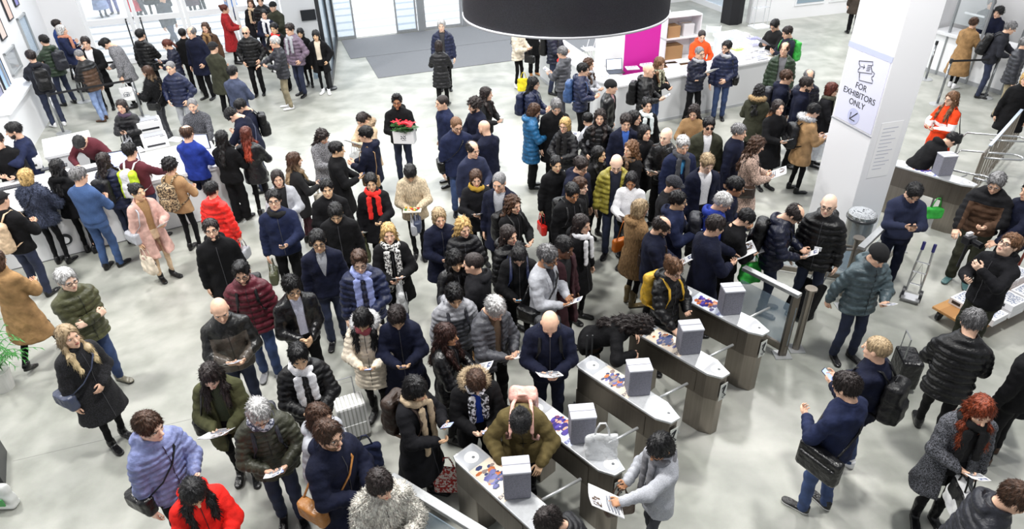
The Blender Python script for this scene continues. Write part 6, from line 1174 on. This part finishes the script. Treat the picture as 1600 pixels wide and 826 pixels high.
p(373, 410, 1.80, 14, 'DD', 'puf:maroon', 'jean:jean', 'quiff:black', 'man in maroon puffer with glasses', g='1', beard='dark', hp=12, bp='black', shoe='7d7d80')
p(453, 434, 1.76, 32, 'HC', 'lth:black:oc9cce0:w.05', 'pant:black', 'short:black', 'man with glasses in black leather bomber, lilac shirt', g='1', skin='a', hp=12)
p(463, 541, 1.74, 22, 'HH', 'puf:black', 'pant:black', 'quiff:black', 'young man in black puffer with white scarf', skin='a', sc='white:1', hp=14, it=('paper::l', 'brief:black:l'))
p(563, 489, 1.66, 2, 'HH', 'puf:cream:L.6:h', 'slim:black', 'longf:black', 'woman in cream puffer with rose scarf', F_, skin='a', sc='rose:0', hp=28, hood='white', it=('phone:lit:l',), shoe='boot:black')
p(619, 486, 1.68, 10, 'HH', 'coat:dnavy:L.45:h', 'slim:black', 'short:dark', 'short-haired woman in long black coat with phone', F_, skin='a', hp=30, it=('phone::r',))
p(559, 393, 1.80, 12, 'DH', 'puf:navy', 'pant:black', 'quiff:brown', 'man with glasses in navy puffer and blue scarf', g='1', sc='8e9ad0:2', hp=12, it=('brief:lgrey:r',), skin='p')
p(711, 393, 1.68, 22, 'HH', 'lth:black:L.75', 'slim:black', 'longf:black', 'woman with black fringe in black leather coat', F_, skin='a', hp=14)
p(739, 396, 1.78, 258, 'DH', 'jkt:soft:h', 'pant:black', 'buzz:dark', 'man with cropped dark hair turned left', hy=5)
p(710, 450, 1.72, 18, 'DD', 'vest:dgrey:y8f9096:h', 'pant:black', 'short:black', 'young man in grey quilted vest over hoodie', skin='a', hp=24, bp='char')
p(695, 507, 1.68, 75, 'HF', 'lth:black:L.7', 'slim:black', 'longf:3a211c', 'woman with very long dark hair and black jacket', F_, hp=5, skin='m', it=('paper::l',))
p(779, 472, 1.78, 42, 'HH', 'puf:dgrey:o5b4a3a:w.05', 'pant:black', 'short:white', 'grey-haired man in grey puffer reading a leaflet', hp=38, it=('paper::l',))
p(811, 392, 1.70, 2, 'HD', 'parka:black:h', 'slim:black', 'bun:black', 'woman in black parka with cyan phone', F_, hp=42, it=('phone:cyan:r',), bp='navy')
p(860, 498, 1.80, 0, 'HH', 'jkt:dnavy', 'pant:dnavy', 'bald:lbrown', 'bald man in navy shirt jacket reading', hp=42, bp='black', skin='l', it=('magazine::r',))
p(652, 593, 1.70, 62, 'HF', 'coat:soft:L.42', 'slim:black', 'bobf:black', 'woman with black bowl haircut and beige scarf', F_, skin='a', sc='sand:2', hp=22, bp='dbrown', it=('phone:lit:l',))
p(745, 592, 1.62, 12, 'HH', 'parka:black:o2348b0', 'pant:black', 'short:brown', 'boy in fur-hooded black parka with blue lining', hp=45, hood='sand', sc='1c1c22/e6e6ee:1', it=('phone:lit:l',), skin='p')
p(812, 662, 1.70, 355, 'KK', 'parka:5f5333', 'slim:black', 'bun:black', 'woman in khaki jacket bending over a turnstile', F_, lean=30, hp=34, bp='pink', skin='a')
p(1027, 687, 1.68, 282, 'HT', 'swt:lgrey:L.75', 'slim:dgrey', 'bobf:black', 'woman in light grey sweater and grey shawl', F_, skin='m', sc='grey:2', hp=30, hy=25, g='1', it=('magazine::l', 'hand:brown:r'))
p(842, 804, 1.66, 272, 'RH', 'puf:soft', 'slim:black', 'bun:dark', 'person with a small hair bun at the bottom edge', F_, lean=24, hp=25)
p(1056, 407, 1.70, 32, 'KH', 'puf:black:h:L.72', 'slim:black', 'bun:lbrown', 'woman with glasses in black coat touching a poster', F_, g='1', hp=18, bp='gold')
p(1019, 505, 1.70, 72, 'KK', 'jkt:black', 'slim:dbrown', 'wavy:dark', 'curly-haired woman bending low over a turnstile', F_, lean=58, hp=12)
# passers-by outside the glass
OUT = 'passers-by outside the glass doors'
for i, (x, y, fc, tp, lg, lb, sx_, wk) in enumerate(((163, 26, 40, 'coat:8fa0c6:L.3', 'slim:bluegrey', 'person outside in long pale blue striped coat', F_, 0), (181, 21, 20, 'jkt:white', 'jean:6a6fa8', 'person outside in violet-blue trousers', M_, 0), (214, 27, 10, 'coat:e5525e:L.25', 'slim:black', 'person outside in long red-pink coat', F_, 0),
        (226, 28, 60, 'jkt:navy', 'jean:dgrey', 'person outside in grey jeans walking past red coat', M_, 1), (243, 23, 200, 'coat:soft:L.4', 'slim:black', 'person outside in dark coat beside the door handle', M_, 0), (262, 22, 330, 'coat:dgrey:L.3', 'pant:black', 'person outside in long dark grey coat', M_, 0), (303, 20, 20, 'coat:4b3a44:L.3', 'pant:black', 'person outside in plum coat behind the middle door', F_, 0),
        (318, 16, 340, 'jkt:brown:L.7', 'pant:black', 'person outside in brown jacket right of plum coat', M_, 0), (366, 30, 60, 'coat:5a7bb0:L.5', 'jean:jean', 'person outside in blue coat behind the crimson coat', F_, 0), (258, 60, 70, 'jkt:dgrey', 'jean:bluegrey', 'person outside near the glass in grey jeans', M_, 1))):
    person(0, 0, 1.75 if sx_ == M_ else 1.66, fc, 'DD', tp, lg, ('short:dark' if sx_ == M_ else 'long:brown'), lb, sx_, walk=wk, group=OUT, at=G(x, y, 0) if i < 9 else P0+FU*-5.0+FN*.9)
# ------------------------------------------------------------------ special things in hands
def hand_of(label):
    b, sd = people[label]; return b
# poinsettia in a white box
b = hand_of('bearded man carrying a potted poinsettia'); E = empty('flower_box', (b[0]+.12, b[1]-.36, .98), R_(-8)); tag(E, 'white box of red poinsettia carried by the bearded man', 'potted plant')
MB().prism([(-.2, -.1), (.2, -.1), (.2, .1), (-.2, .1)], 0, .24).build('box', mat('ececf0', rough=.5), E, bevel=.004); MB().box(-.05, .05, -.104, -.1, .07, .17).build('box_print', mat('3a3a42', 'pattern', c2='ececf0'), E)
r = random.Random(9)
def petals(nm, n, col, zz, sz, rad):
    mb = MB()
    for i in range(n):
        c = np.array([r.uniform(-rad, rad), r.uniform(-.12, .12), zz+r.uniform(-.03, .06)])
        for k in range(6):
            a = k*1.05+r.random(); d = np.array([math.cos(a), math.sin(a), r.uniform(-.1, .35)]); s_ = np.array([-math.sin(a), math.cos(a), 0])
            mb.add([c, c+d*sz*.5+s_*sz*.24, c+d*sz, c+d*sz*.5-s_*sz*.24, c+d*sz*.5-[0, 0, .004]], [(0, 1, 2, 3), (0, 3, 4), (0, 4, 1), (2, 1, 4), (2, 4, 3)])
    mb.build(nm, mat(col, rough=.5), E)
petals('leaves', 22, '2f5a2a', .27, .1, .22); petals('flowers', 14, 'd8182c', .36, .085, .17)
MB().tube([(0, 0, .2), (0, 0, .36)], .01).build('stem', mat('3f5a2a'), E)
# food plate of the sherpa woman
b = hand_of('young woman in cream sherpa jacket holding food'); E = empty('food_tray', (b[0]+.02, b[1]-.36, 1.06), 0); tag(E, 'small tray of colourful food held by sherpa woman', 'food'); MB().box(-.14, .14, -.08, .08, 0, .02).build('tray', mat('d9d2c2', rough=.6), E, bevel=.004)
for i in range(9): q = MB(); v, f = ball((r.uniform(-.1, .1), r.uniform(-.05, .05), .035), (.022, .022, .018)); q.add(v, [tuple(t) for t in f]); q.build('morsel', mat(('c9402a', '4f8a3a', 'e0a43a')[i % 3]), E, smooth=True)
# video camera on its grip
b = hand_of('photographer with glasses filming over his shoulder'); q = G(1515, 372, 1.62); E = empty('video_camera', (q[0], q[1], 1.55), R_(200)); tag(E, 'black camera on hand grip raised by the photographer', 'camera')
MB().box(-.07, .07, -.05, .05, 0, .1).build('camera_body', mat('1b1b1f', rough=.4), E, bevel=.008); MB().tube([(0, .05, .05), (0, .17, .05)], .04, n=16).build('lens', mat('101014', rough=.2), E); MB().tube([(0, 0, 0), (0, 0, -.16), (.02, 0, -.34)], .018).build('grip', mat('1b1b1f'), E); MB().box(-.04, .04, -.04, -.0, .1, .14).build('viewfinder', mat('d5d5d8'), E)
# patch on the sleeve and lanyard badge
b, sd = people['bald man with glasses in glossy black puffer']; E = empty('name_badge', (b[0]-.1, b[1]-.2, 1.2), R_(-25)); tag(E, 'white name badge hanging on glossy black puffer', 'badge'); MB().box(-.045, .045, -.004, .004, -.06, .0).build('card', mat('f2f2f4'), E); MB().tube([(-.0, 0, 0), (.05, .02, .12)], .003).build('lanyard', dk, E)
# what the bodies stand on is checked here
import collections
lab = collections.Counter(o.get('label') for o in bpy.data.objects if o.get('label') and not o.parent)
for l_, n_ in lab.items():
    if n_ > 1: print('DUP', n_, l_)
    if not 4 <= len(l_.split()) <= 16: print('LEN', len(l_.split()), l_)
P_ = [(k, v[0]) for k, v in people.items()]
for i in range(len(P_)):
    for j in range(i+1, len(P_)):
        d = np.linalg.norm(P_[i][1]-P_[j][1])
        if d < .36: print('CLOSE %.2f' % d, P_[i][0], '|', P_[j][0])
print('people', len(people), 'polys', sum(len(o.data.polygons) for o in bpy.data.objects if o.type == 'MESH'))
